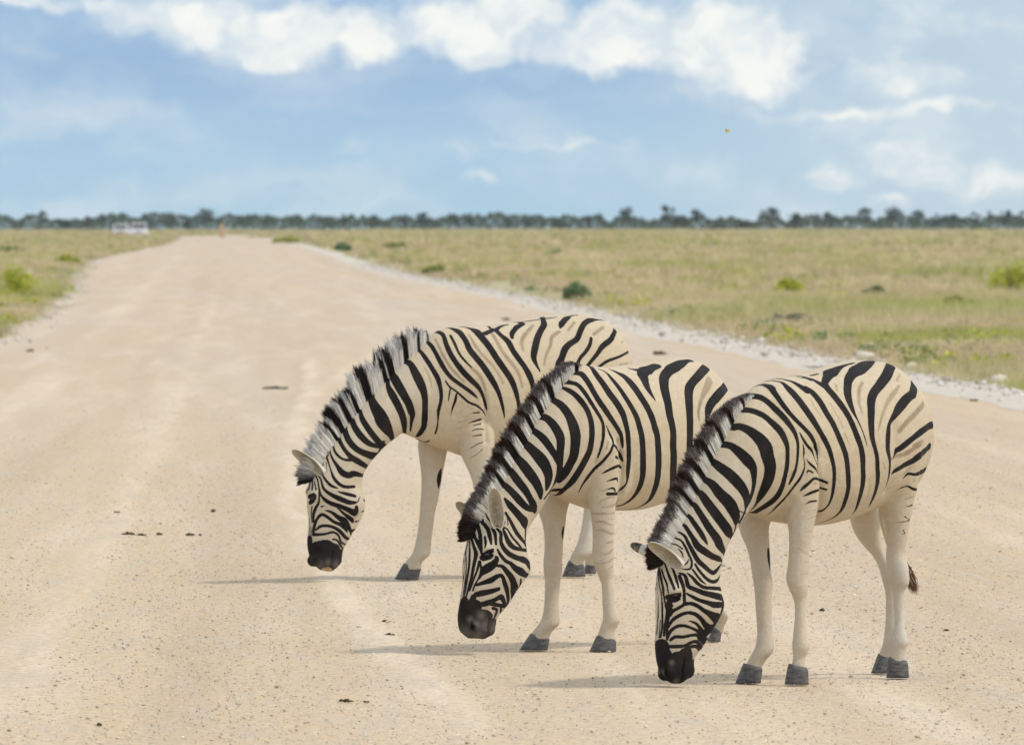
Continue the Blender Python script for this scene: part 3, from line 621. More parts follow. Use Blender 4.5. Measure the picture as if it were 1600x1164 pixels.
# ---------------- zebras ----------------
# Coat markings: strokes (x, y, width) in 8x enlargements of the photo, one string per stroke, grouped by crop origin.
def parse(block):
    out = []
    for line in block.strip().splitlines():
        line = line.strip()
        if not line: continue
        head, body = line.split(':', 1); kind = head[0]; ox, oy = map(float, head[1:].split(','))
        for st in body.split(';'):
            v = [float(q) for q in st.replace('/', ' ').split()]
            if len(v) < 6: continue
            pts = np.array(v).reshape(-1, 3); pts = np.c_[ox + pts[:, 0] / 8, oy + pts[:, 1] / 8, pts[:, 2] / 8]
            out.append((kind, pts))
    return out
Z3S = '''
K1100,560: 575 470 80/700 485 80/820 560 80/930 660 85/1040 790 80/1120 900 65/1160 1000 50/1175 1080 40/1170 1240 37/1150 1370 40/1110 1480 44/1065 1570 25
K1100,560: 440 600 60/470 640 80/580 650 78/720 700 82/850 790 90/950 900 92/1010 1010 84/1040 1100 65/1045 1220 60/1035 1360 62/1010 1480 62/970 1620 70/900 1740 75/790 1830 70/690 1890 55/600 1945 45
K1100,560: 260 700 60/340 850 100/450 850 100/580 910 130/700 1010 170/770 1100 205/800 1220 185/835 1340 158/820 1480 145/775 1600 125/710 1720 85/655 1815 30
K1100,560: 60 860 60/110 940 80/200 1060 100/330 1090 100/450 1180 140/550 1280 160/615 1370 120/632 1500 82/630 1600 62/610 1700 50/570 1810 50/535 1888 25
K980,700: 850 10 60/940 90 85/1040 150 90/1150 230 130/1280 330 155/1380 430 155/1450 520 135/1498 620 105/1503 720 62/1490 760 25
K980,700: 800 280 45/880 335 65/950 380 80/1060 450 120/1160 570 155/1270 680 175/1330 780 160/1368 880 100/1360 960 22
K980,700: 700 470 40/840 540 60/920 570 100/1000 680 130/1090 800 140/1180 920 140/1260 1030 130/1300 1090 60
K980,700: 640 610 35/750 670 50/840 710 80/900 800 90/970 910 100/1040 1020 110/1120 1130 120/1160 1210 105/1210 1290 62
K980,700: 580 760 25/690 815 35/770 850 60/830 930 70/900 1030 75/950 1110 70/980 1160 50/1004 1205 15
K980,700: 540 870 25/640 920 35/720 970 55/780 1060 65/830 1140 75/885 1230 90/960 1285 90/1060 1350 78/1150 1385 70/1168 1395 35
K980,820: 600 80 25/650 92 30/720 140 45/760 220 50/830 350 60/890 450 65/980 530 60/1070 600 52/1130 555 50/1170 500 30
K980,820: 500 80 20/600 160 30/680 200 30/730 280 35/770 370 32/806 450 32/800 530 30/760 555 25/680 545 18/600 500 18/545 475 15
K980,820: 530 230 15/620 250 18/690 300 20; 850 490 28/900 570 35/980 660 42/1060 710 45/1130 690 38/1165 620 20; 820 560 28/880 640 32/930 700 32/985 740 12
K980,820: 750 600 18/820 660 42/880 730 48/960 780 45/1060 790 48/1165 800 48; 640 600 25/720 630 45/750 720 58/770 770 58/860 810 60/960 850 68/1080 880 78/1200 910 88
K980,820: 750 860 28/820 900 42/900 940 50/1000 970 58/1100 1000 80/1230 990 80; 655 640 52/690 740 52/712 830 42/715 920 42/712 990 46/640 1040 46/570 1080 46/540 1130 38
K980,820: 735 990 45/800 980 45/880 1010 50/960 1070 58/1060 1120 78/1150 1150 95; 470 480 25/510 600 38/550 700 42/590 800 32; 540 500 20/590 600 38/620 700 40/640 780 26
K980,820: 430 560 25/460 650 28/500 750 28/520 850 22; 400 560 40/430 700 32/450 800 36/460 900 28/480 1000 28/500 1100 28; 390 600 22/400 750 20/425 850 22/435 1000 22/440 1160 22
K980,820: 372 640 14/376 800 12/386 900 12/390 1160 12; 500 895 45/580 890 65/640 880 55/665 855 26; 520 950 55/600 950 45/640 940 30; 500 1000 50/550 1040 40
K980,820: 620 490 18/700 495 20/745 480 24/770 430 14; 640 300 14/680 340 24/700 400 20
K980,820: 510 905 70/580 895 85/645 885 70; 530 950 60/600 940 60/650 925 40; 515 980 50/560 1010 40
K980,940: 440 0 24/440 150 26/440 300 26/420 440 24; 480 0 16/470 60 14; 390 0 12/385 200 14/370 400 18; 415 230 12/400 450 14; 510 0 45/500 140 40/475 280 32/460 420 32; 540 0 40/560 60 30; 540 100 50/515 200 40/500 330 36/500 470 30
K980,940: 750 15 36/850 40 46/950 100 52/1050 180 68/1130 250 100; 520 320 22/560 240 46/640 180 52/740 140 46/840 150 52/920 210 58/980 290 75/1050 330 110; 775 240 18/860 270 36/910 330 46/960 390 60
K980,940: 510 440 36/540 370 46/620 310 46/720 300 42/820 335 36/900 380 55/970 450 60/1010 520 38; 540 480 36/600 440 46/700 440 42/800 420 42/880 420 46/950 500 60/980 540 38; 530 560 46/620 560 52/720 550 46/800 510 46/870 500 46/930 570 46
K980,940: 720 590 36/800 560 46/870 560 46/900 600 36; 1050 330 110/1110 270 120/1170 170 115/1200 60 90/1220 0 60; 790 600 30/800 650 30/812 700 24
K980,940: 430 560 190/450 700 215/480 820 235/560 900 255/600 970 170; 730 690 190/730 800 200/740 860 190; 640 760 260/650 840 240; 530 640 60/560 700 80/640 660 60/720 620 60; 380 520 70/390 620 80; 420 850 100
K1260,560: 840 28 36/760 60 105/680 120 120/590 180 130/530 260 120/515 360 95/520 470 92/550 570 75/590 670 48/640 770 22/700 900 16/740 1020 14/760 1100 8
K1260,560: 1040 130 135/1000 220 150/920 330 140/850 420 120/812 520 108/810 640 98/810 760 90/815 880 84/825 990 70/858 1120 54/885 1240 58/890 1380 58/895 1500 55/875 1620 54/840 1730 44/780 1860 12
K1260,560: 1340 400 90/1320 450 100/1250 510 120/1160 620 110/1110 700 75/1060 790 55/1040 850 60/1028 920 68/1020 1020 68/1020 1140 60/1045 1270 40/1045 1400 40/1038 1480 38/1015 1580 28/975 1680 10
K1260,560: 1525 850 60/1430 920 70/1330 1000 65/1230 1080 68/1165 1140 50/1140 1170 45/1105 1270 14
K1280,700: 1340 20 60/1250 100 68/1150 170 60/1050 220 48/960 300 34/930 350 10; 1295 290 48/1200 330 38/1110 320 32/1050 380 12; 1240 520 42/1170 510 38/1100 475 22/1000 510 12/920 565 8
K1280,700: 1185 705 24/1100 730 16/1030 740 8; 1150 890 18/1070 920 12/940 935 8; 1130 1060 16/1020 1075 8
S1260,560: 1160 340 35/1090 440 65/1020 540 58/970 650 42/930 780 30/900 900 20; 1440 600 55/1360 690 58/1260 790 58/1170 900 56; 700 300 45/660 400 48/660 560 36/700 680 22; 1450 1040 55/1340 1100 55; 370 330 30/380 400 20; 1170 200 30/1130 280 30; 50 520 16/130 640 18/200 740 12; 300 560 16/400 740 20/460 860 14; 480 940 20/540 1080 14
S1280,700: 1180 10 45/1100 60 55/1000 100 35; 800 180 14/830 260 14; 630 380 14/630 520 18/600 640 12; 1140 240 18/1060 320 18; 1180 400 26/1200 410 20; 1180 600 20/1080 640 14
K1260,560: 500 80 34/440 100 50/380 130 78/300 180 125/260 240 120/230 310 88/260 370 80/330 450 84/440 590 85/530 730 78/590 860 78/640 990 78/680 1100 72/705 1240 78/708 1370 66/712 1500 66/698 1620 60/668 1740 50/622 1880 28/575 1948 10
K1260,560: 140 195 28/50 215 26; 0 240 36/100 275 48/190 330 60/240 360 60; 0 165 8/150 110 8/300 70 8/460 32 8/620 18 8
K1260,560: 0 370 50/80 430 72/170 540 80/250 680 80/330 810 75/390 940 72/440 1060 76/475 1150 72/500 1240 70/516 1370 66/525 1500 66/525 1620 60/498 1740 52/442 1890 38/345 1985 26/225 2037 18/155 2055 12
K1100,560: 830 275 22/950 295 30/1000 320 45/1080 400 78/1170 500 88/1260 620 90/1350 750 88/1430 880 75/1500 1000 74/1560 1120 70/1600 1250 60/1625 1370 55/1630 1490 50/1620 1600 46/1600 1720 38/1550 1840 24/1440 1940 18
K1100,560: 980 260 22/1100 290 34/1190 340 55/1280 400 70; 1170 235 18/1280 250 28/1330 270 34; 700 320 40/820 350 78/880 430 80/960 540 70/1050 660 65/1140 760 60/1240 860 58/1330 960 60/1380 1050 50/1420 1140 30/1440 1260 14/1450 1440 10
K1100,560: 1200 930 18/1240 1010 34/1300 1100 40/1350 1150 45/1390 1230 34/1430 1320 18; 600 290 8/700 300 8/830 268 8/1000 240 8/1240 190 8
K1140,690: 915 30 12/925 70 18/930 130 30/925 200 16/938 260 22/930 350 24/880 460 34/790 580 34/700 700 34/600 800 28/520 880 14/440 935 6; 960 220 22/1010 280 35/1080 340 34/1120 400 14; 965 400 12/985 360 28/1045 388 22
K1140,690: 1130 475 38/1060 460 38/1000 510 42/930 570 48/880 620 12; 1125 600 28/1040 630 40/960 665 28/900 685 8; 1090 740 24/1010 750 28/930 790 10; 180 890 24/270 925 34/380 980 28/480 1000 10
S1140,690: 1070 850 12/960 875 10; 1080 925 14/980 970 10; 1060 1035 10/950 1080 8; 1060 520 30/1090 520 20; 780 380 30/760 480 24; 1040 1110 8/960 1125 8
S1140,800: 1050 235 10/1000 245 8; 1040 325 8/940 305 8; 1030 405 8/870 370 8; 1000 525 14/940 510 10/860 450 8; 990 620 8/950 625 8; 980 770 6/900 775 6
k1140,800: 485 460 24/490 540 42/498 640 30/508 720 8
'''
Z2S = '''
K840,540: 420 290 60/430 340 50/540 350 70/620 440 75/690 560 75/760 680 80/850 810 80/930 930 70/990 1020 64/1030 1090 64/1055 1160 46/1068 1270 22
K840,540: 240 380 60/300 440 78/400 460 60/500 490 58/590 590 58/660 700 55/730 810 52/790 910 48/820 1000 45/822 1120 48/810 1210 46/780 1320 36/750 1400 24
K840,540: 290 520 30/390 560 68/500 640 75/590 750 75/650 880 75/675 1000 80/678 1140 80/650 1310 84/590 1440 90/510 1580 90/430 1700 88/350 1780 60/260 1860 38/170 1868 16
K840,540: 340 1785 14/240 1815 38/150 1828 30
K840,540: 60 520 60/100 620 60/180 670 80/300 750 110/400 880 130/450 1000 150/478 1120 145/475 1250 130/455 1380 120/410 1480 108/345 1600 104/280 1700 58
K840,540: -100 820 60/0 880 90/100 900 100/190 980 120/260 1090 130/290 1180 125/288 1320 110/285 1470 100/270 1600 82/230 1700 58/180 1780 24
K720,640: 700 20 50/780 130 60/830 220 80/920 270 90/1020 350 110/1100 450 110/1170 560 92/1220 660 75
K720,640: 560 180 40/640 270 60/700 350 80/800 420 110/900 510 140/1000 620 170/1065 720 155/1100 830 118/1090 930 80/1070 1000 30
K720,640: 430 340 40/520 430 50/600 510 70/680 580 100/780 690 140/870 810 150/940 910 130/990 1020 100/1000 1100 45
K720,640: 340 530 34/450 620 40/540 690 80/640 790 108/720 900 118/800 1000 108/860 1100 90/910 1200 98/930 1270 50
K720,640: 230 760 28/340 820 38/430 890 68/540 940 90/640 1030 100/730 1130 110/820 1220 90/900 1250 78
K720,640: 480 795 14/545 830 24; 250 960 20/350 1010 26; 200 1000 20/310 1085 20; 100 1040 18/300 1100 14
K690,740: 790 310 30/850 390 88/930 480 100/1000 560 108/1045 620 105/1050 680 36; 800 490 36/860 590 44/910 690 48/960 770 48/1020 840 42; 820 690 18/880 790 28/950 870 30/1000 930 28
K690,740: 770 690 28/800 770 48/840 860 66/900 920 60/980 945 45/1070 960 46; 690 690 28/740 740 46/740 840 46/770 920 58/840 1000 68/940 1050 68/1040 1085 76/1095 1140 80
K690,740: 640 690 46/670 760 46/680 880 32; 700 950 28/740 1020 44/800 1090 48/860 1120 52/920 1180 76/1000 1230 96/1060 1270 56
K690,740: 450 640 46/480 760 56/490 900 50/500 1000 34; 500 600 46/570 680 56/600 770 56/620 880 28; 540 790 32/550 870 38/540 930 14; 390 700 44/420 800 46/460 880 54/490 960 36
K690,740: 370 800 26/400 900 42/430 1000 56/412 1100 46/395 1180 44/375 1290 38/345 1400 32/315 1510 24/290 1610 20; 350 850 18/350 1000 26/342 1160 32/322 1290 28/300 1430 24/275 1580 18
K690,740: 320 800 12/302 1000 18/308 1160 18/295 1330 15/260 1580 14; 290 850 10/278 960 12/284 1160 14/272 1330 12/238 1580 12; 380 420 14/470 500 28/510 560 30/520 620 20; 450 400 12/540 490 22/580 560 26/640 620 28/710 655 24/770 645 14/795 600 10
K690,740: 720 660 20/780 670 22/830 700 18; 820 560 10/830 640 10; 330 440 20/420 470 40/500 530 40; 550 380 16/570 420 14
K690,870: 470 60 38/440 180 32/400 280 28/350 420 24; 500 130 34/470 250 28/420 340 24/390 420 24; 240 500 10/250 400 8/262 300 8
K690,870: 700 110 36/760 120 48/820 190 68/880 270 78/910 370 88/900 460 100/882 540 50; 440 350 38/530 320 58/620 290 76/700 240 58/758 240 48/788 330 58/815 420 56/832 520 56/826 600 44
K690,870: 430 470 66/520 450 76/620 430 66/715 400 50; 450 600 56/560 580 76/660 540 56/740 500 66/780 560 58/800 640 46; 990 280 28/985 350 38/950 400 40; 740 600 36/740 690 36; 640 640 44/690 660 40/680 710 46/660 760 36
K690,870: 680 0 36/690 30 60/640 100 100/560 150 110/500 210 56/470 270 30; 420 620 170/430 700 150; 280 560 100/290 700 175/330 830 210/400 950 200; 480 880 210/560 800 190; 520 700 90; 400 500 70/380 560 90; 620 860 110/610 900 110/560 980 120; 450 980 140; 260 640 100
K690,870: 470 700 90/560 700 80/620 740 60
K690,740: 500 1050 60/560 1010 85/630 970 50; 520 1075 40/600 1045 60/635 1020 40
K690,740: 520 1030 52/580 985 62/640 950 34; 510 1065 40/600 1040 34/640 1020 18; 480 1100 34/490 1160 30
K840,540: 690 290 46/740 370 70/820 480 80/900 600 90/990 720 90/1060 840 88/1090 930 78/1120 1050 70/1132 1150 70/1140 1300 66/1140 1430 64/1132 1560 54/1118 1700 28/1060 1800 22/990 1850 26
K840,540: 760 290 14/860 340 24/940 430 44/1020 530 55/1100 650 65/1180 780 70/1240 900 75/1275 1020 78/1300 1120 82/1315 1270 80/1318 1450 84/1312 1640 74/1260 1800 58/1170 1920 44/1060 1990 34/985 2005 18
K840,540: 890 290 18/1000 340 58/1100 400 80/1200 510 85/1290 640 85/1370 770 85/1430 900 85/1465 1020 85/1495 1120 84/1508 1270 84/1514 1460 84/1500 1660 74/1460 1810 62/1390 1940 44/1260 2018 22/1110 2048 12/1000 2040 10
K980,550: 290 200 90/230 230 120/190 280 118/220 370 88/260 460 68/310 540 38/360 620 10; 20 205 22/110 225 44/180 230 60
K980,550: 740 112 50/690 130 80/620 170 108/540 220 130/470 300 128/460 400 108/480 520 108/510 650 100/530 780 98/560 900 90/578 1020 88/575 1160 92/582 1300 90/575 1500 86/565 1700 70/520 1840 46/430 1930 24
K980,550: 960 220 135/880 310 130/810 390 118/772 480 110/772 600 104/780 750 100/785 900 98/780 1160 92/770 1400 80/740 1600 50
K980,550: 1210 460 88/1130 550 118/1060 630 108/1010 730 88/1000 860 60/1010 1000 50/1030 1200 50/1020 1400 40; 1380 820 50/1280 900 60/1180 1000 60/1130 1100 50; 1400 1050 50/1300 1130 56/1200 1230 50
K980,550: 0 178 6/160 140 6/300 85 6/480 60 6/660 52 6
S980,550: 1000 430 90/930 580 50/890 740 36/900 850 20
K860,660: 700 40 10/740 140 32/780 220 32/790 270 22/840 330 34/890 420 36/910 480 22; 780 290 32/750 370 38/650 490 44/550 580 44/470 680 44/400 780 24/350 885 8
K860,660: 890 565 36/860 540 38/780 570 38/700 610 28/640 640 12; 840 730 26/830 700 32/770 715 28/700 738 10; 810 850 24/780 820 28/720 835 16; 110 925 18/200 965 24/290 990 14; 820 430 28/850 452 22
S860,660: 720 835 18/640 860 16; 800 935 26/740 935 26/660 970 18/600 1010 10; 800 1030 22/740 1050 20/650 1060 14; 850 605 20/870 615 20; 780 480 16/770 490 14; 720 240 30/700 330 30; 580 460 24/560 500 16
S800,780: 1290 65 26/1220 90 26/1130 100 16; 1290 165 26/1200 180 26/1010 180 20; 1280 240 20/1210 252 16; 1280 320 26/1220 315 26/1140 280 30/1030 285 20; 1280 415 28/1230 430 30/1130 385 26/1040 390 12; 1265 530 28/1190 545 26
S800,780: 1255 630 26/1200 680 20/1110 690 10; 1260 740 18/1180 790 14/1060 800 10; 1265 840 20/1210 865 12; 340 235 14/400 230 10; 590 715 12/520 760 8; 540 620 8/460 660 8
k800,780: 640 350 20/638 420 42/635 490 16
'''
Z1S = '''
K620,480: 340 400 30/420 470 60/480 560 60/540 670 65/600 780 65/680 880 58/770 950 56/870 1020 54/960 1090 46/1020 1150 14
K620,480: 520 310 40/580 350 58/620 470 70/680 600 75/760 720 78/850 830 85/940 920 78/1020 1000 66/1060 1070 50/1090 1140 48/1115 1230 40/1130 1290 14
K620,480: 690 265 46/780 310 68/860 420 75/910 530 85/990 630 88/1080 740 88/1160 860 88/1220 960 82/1265 1050 66/1290 1120 58/1320 1230 48/1340 1330 28/1345 1390 10
K620,480: 900 262 36/990 300 78/1080 400 90/1160 500 90/1250 640 90/1340 770 90/1420 890 88/1470 1000 78/1500 1100 68/1515 1170 52/1530 1250 60/1550 1400 50/1540 1550 30
K620,480: 1190 290 46/1230 285 52/1300 350 54/1390 430 78/1450 540 78/1520 640 78/1600 750 76/1660 860 88/1695 960 70/1700 1050 60/1705 1200 60/1690 1400 40
K620,480: 1140 240 22/1190 280 36; 1390 215 18/1300 240 32/1240 280 40; 1500 190 20/1570 205 50/1500 250 60/1440 330 70/1440 380 50
K620,480: 670 355 34/720 450 42/780 580 34/860 680 34/930 750 24; 200 440 40/200 530 46/280 540 48/360 640 68/440 760 74/510 880 72/540 980 60/555 1080 55/550 1180 50/520 1300 46/515 1420 20/500 1520 28/480 1580 24
K620,480: 20 580 50/80 660 68/170 710 88/230 820 118/290 940 130/335 1050 105/355 1160 90/355 1300 88/350 1400 88/338 1500 76/290 1585 66/255 1620 38
K620,480: 350 430 30/340 380 30; 360 370 10/500 300 10/600 255 8
S620,480: 1190 330 46/1250 430 48/1330 570 48/1420 680 52/1500 790 50/1540 880 40/1570 1000 30; 930 760 46/1030 850 52/1080 950 48/1110 1050 30; 900 340 26/980 480 36/1080 610 36/1180 710 36/1280 850 36/1330 950 30; 1600 340 60/1560 440 60/1580 540 30
S620,480: 480 400 34/560 560 34/660 740 36/760 850 36/840 930 26; 340 740 24/410 870 32/440 1000 18
K800,480: 390 160 56/400 220 88/360 290 90/320 380 95/290 500 100/270 620 84/300 710 48/350 800 20; 30 190 12/150 180 18/300 160 18/450 140 20/560 125 12; 820 100 14/740 110 18/680 140 58/620 210 88/600 260 26
K800,480: 1070 155 24/980 160 56/900 210 80/850 310 84/810 400 84/720 460 90/660 530 98/620 640 92/580 720 90/560 850 80/570 1000 70/600 1200 60; 990 390 46/970 480 54/910 570 54/850 640 50/800 760 50
K800,480: 1275 330 56/1230 410 78/1130 490 78/1060 590 60/970 700 50/900 800 50; 1450 560 36/1340 620 38/1200 670 44/1110 730 40/1000 820 40; 0 185 6/300 130 6/600 85 6/800 70 6/900 85 6
K800,480: 1480 760 46/1350 830 50/1200 920 46; 1460 950 46/1300 1030 50/1150 1120 40; 1400 1130 40/1250 1200 40
S800,480: 260 230 44/170 340 55/120 430 46/140 540 26; 590 310 52/500 370 54/480 480 46/430 590 38/400 720 34; 780 190 46/700 290 44; 1140 250 50/1020 340 54; 1370 440 26/1390 430 18; 1460 700 24/1350 720 28
K460,510: 1080 420 40/1160 570 56/1230 620 116/1300 740 130/1380 880 120/1430 970 112/1460 1060 106/1475 1110 78/1462 1200 48/1450 1310 22
K460,510: 1170 640 40/1170 740 70/1220 850 108/1280 960 108/1340 1090 98/1370 1210 82/1375 1330 38; 870 700 50/960 800 80/960 900 105/1010 1010 150/1070 1110 185/1100 1180 200/1150 1260 165/1208 1360 86/1225 1410 46; 1030 660 30/1062 695 60/1065 740 14
K460,510: 740 870 45/800 930 52/812 1020 58/828 1090 62/850 1160 82/910 1260 90/990 1370 90/1060 1450 88/1130 1490 56; 640 1020 42/692 1070 56/718 1170 82/760 1270 90/840 1380 98/930 1460 80/1020 1495 60/1100 1510 38
K440,640: 680 100 38/780 170 50/790 260 80/830 370 88/900 460 88/980 520 88/1080 560 100/1170 580 108/1210 540 44; 600 200 36/700 280 42/710 350 60/750 440 58/810 530 60/880 600 80/960 650 90/1060 710 64
K440,640: 500 320 20/600 380 26; 540 270 14/650 330 22; 640 370 26/650 480 30/690 560 38/770 620 34/860 630 46; 603 400 14/602 520 24/640 620 34/700 710 58/760 790 80/840 820 80/900 800 78/1000 820 48
K440,640: 400 350 20/560 455 24/590 500 18; 530 510 22/565 600 28/610 740 24/650 850 40/720 930 44/800 965 44/910 960 38; 560 660 14/560 770 14; 500 790 18/550 880 34/620 950 40/700 980 18
K440,640: 690 1020 12/800 1050 44/920 1080 40; 430 790 18/490 870 24/520 980 34/600 1050 48/720 1110 68/850 1160 60/930 1158 30; 400 780 12/450 880 18/470 1000 24/500 1080 32/560 1140 50/640 1180 58/740 1210 60/830 1250 68/920 1290 80/935 1220 46
K440,640: 390 850 16/386 1000 18; 362 870 10/345 1000 18; 410 900 12/430 1000 18; 332 950 10/325 1040 12; 520 670 14/500 730 14/440 770 12; 300 500 40/380 520 40/460 550 16
K440,760: 350 130 56/400 120 66/375 180 66/355 200 56; 465 60 18/467 190 28/430 260 38/400 340 38/398 440 22; 380 250 18/370 340 14/380 450 14; 345 400 8/350 600 10; 366 500 8/368 620 10; 500 250 28/530 245 12
K440,760: 550 300 18/620 320 38/700 380 58/780 430 86/830 490 60/860 560 38/870 610 16; 690 260 16/780 340 38/870 410 60/890 440 36; 395 570 36/410 490 42/440 410 38/500 350 42/570 380 42/650 440 42/740 480 48/800 530 48/820 570 16
K440,760: 430 545 22/480 500 38/560 490 38/650 510 42/730 560 48/790 630 48/840 660 36; 400 600 46/480 600 36/560 590 32/640 570 32/710 610 32/740 690 28/800 730 18; 640 660 26/690 670 28/740 740 28/770 780 18; 620 710 28/680 730 22/720 800 22
K440,760: 880 555 38/930 530 18; 920 440 20/960 430 16; 980 330 16/1030 300 18; 980 130 14/950 190 18; 1030 170 30/1050 190 20
K440,760: 345 650 70/350 760 100/400 880 155/450 960 140; 460 780 200/560 740 150/600 800 190; 660 810 160/660 900 180; 540 900 240/520 980 130/600 980 140; 350 700 100
K620,580: 240 840 10/340 885 24/400 870 18; 610 120 22/650 185 28/740 250 28/820 320 34/900 390 38/1000 430 34/1080 500 24/1110 560 10; 670 210 22/655 300 24/645 370 18; 745 290 32/730 370 38/700 450 28/670 560 8
K620,580: 1030 515 24/960 520 18; 1050 600 28/970 625 22/900 645 8; 1050 655 18/950 680 12; 1090 725 14/1000 725 16/940 745 10; 1060 795 20/940 812 12; 1080 885 12/1000 915 12/880 990 6; 1075 970 10/1000 1040 8/900 1090 6
S620,580: 960 520 16/880 550 12; 800 380 12/860 430 14/950 470 14; 780 520 12/850 460 12; 820 560 12/930 590 12; 760 640 10/880 610 10; 740 720 8/900 680 8; 830 800 6/930 790 6
k600,680: 712 420 16/698 500 58/690 580 52/683 655 14
'''
# base colours
CREAM, NECK, LEG, WARM = np.array([.53,.43,.29]), np.array([.54,.46,.345]), np.array([.56,.52,.445]), np.array([.555,.415,.25])
def mat_coat():
    m = NM('zebra_coat')
    base = m.attr('Col', 'Color'); sd_ = m.attr('stripe'); sh = m.attr('shade'); gy = m.attr('grey')
    nz = m.noise(9, 5, .6); n2_ = m.noise(160, 3, .6); n3_ = m.noise(45, 4, .6)
    fur = m.noise(1.0, 3, .7, sc=(260, 260, 60))
    col = m.mix(m.mr(nz, .38, .68, 0, .35), base, (.50, .40, .25))
    col = m.mix(m.mr(n3_, .45, .75, 0, .35), col, (.68, .61, .48))
    col = m.mix(m.mr(fur, .45, .8, 0, .42), col, (.36, .29, .19))
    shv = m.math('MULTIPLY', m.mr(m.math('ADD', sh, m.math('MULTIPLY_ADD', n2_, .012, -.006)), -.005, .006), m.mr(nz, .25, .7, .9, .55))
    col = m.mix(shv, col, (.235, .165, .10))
    e_ = m.math('ADD', sd_, m.math('MULTIPLY_ADD', n2_, .004, -.002))
    e_ = m.math('ADD', e_, m.math('MULTIPLY_ADD', n3_, .003, -.0015))
    blk = m.mr(e_, -.0016, .0010)
    bc = m.mix(m.mr(nz, .4, .7, 0, 1), (.008, .0065, .006), (.020, .014, .011))
    bc = m.mix(m.mr(fur, .5, .8, 0, .5), bc, (.035, .029, .026))
    bc = m.mix(gy, bc, (.11, .095, .08))
    col = m.mix(blk, col, bc)
    m.bump(m.math('ADD', fur, m.math('MULTIPLY', n3_, .8)), .5, .005)
    m.fin(col, .75, .14)
    m.b.inputs['Sheen Weight'].default_value = .03; m.b.inputs['Sheen Roughness'].default_value = .5
    return m.m
COAT = mat_coat()
HAIR = mat_vcol('mane_hair', .75, 0, .2, .05); 
HAIRT = mat_grass('hair_tufts', .5); HAIRT.name = 'mane_fibres'
hm_ = NM('hoof_horn'); hz = hm_.noise(30, 4, .6, sc=(1, 1, 3)); hy = hm_.noise(120, 3)
HOOF = hm_.mix(hm_.mr(hz, .3, .7), (.048, .045, .043), (.130, .122, .112)); HOOF = hm_.mix(hm_.mr(hy, .55, .75, 0, .6), HOOF, (.24, .22, .19)); hm_.bump(hz, .3, .005); HOOF = hm_.fin(HOOF, .55, .3)
em = NM('eye_gloss'); EYE = em.fin((.008, .006, .005), .08, .6)

def loft_bm(bm, rings):
    R_ = [[bm.verts.new(p) for p in r] for r in rings]
    n = len(R_[0])
    for a, b in zip(R_, R_[1:]):
        for j in range(n): bm.faces.new((a[j], a[(j + 1) % n], b[(j + 1) % n], b[j]))
    bm.faces.new(R_[0][::-1]); bm.faces.new(R_[-1])
def catmull(A, k):
    A = np.asarray(A, float); out = []
    for i in range(len(A) - 1):
        p0, p1, p2, p3 = A[max(i - 1, 0)], A[i], A[i + 1], A[min(i + 2, len(A) - 1)]
        for t in np.arange(k) / k:
            out.append(.5 * ((2 * p1) + (-p0 + p2) * t + (2 * p0 - 5 * p1 + 4 * p2 - p3) * t * t + (-p0 + 3 * p1 - 3 * p2 + p3) * t ** 3))
    out.append(A[-1]); return np.array(out)

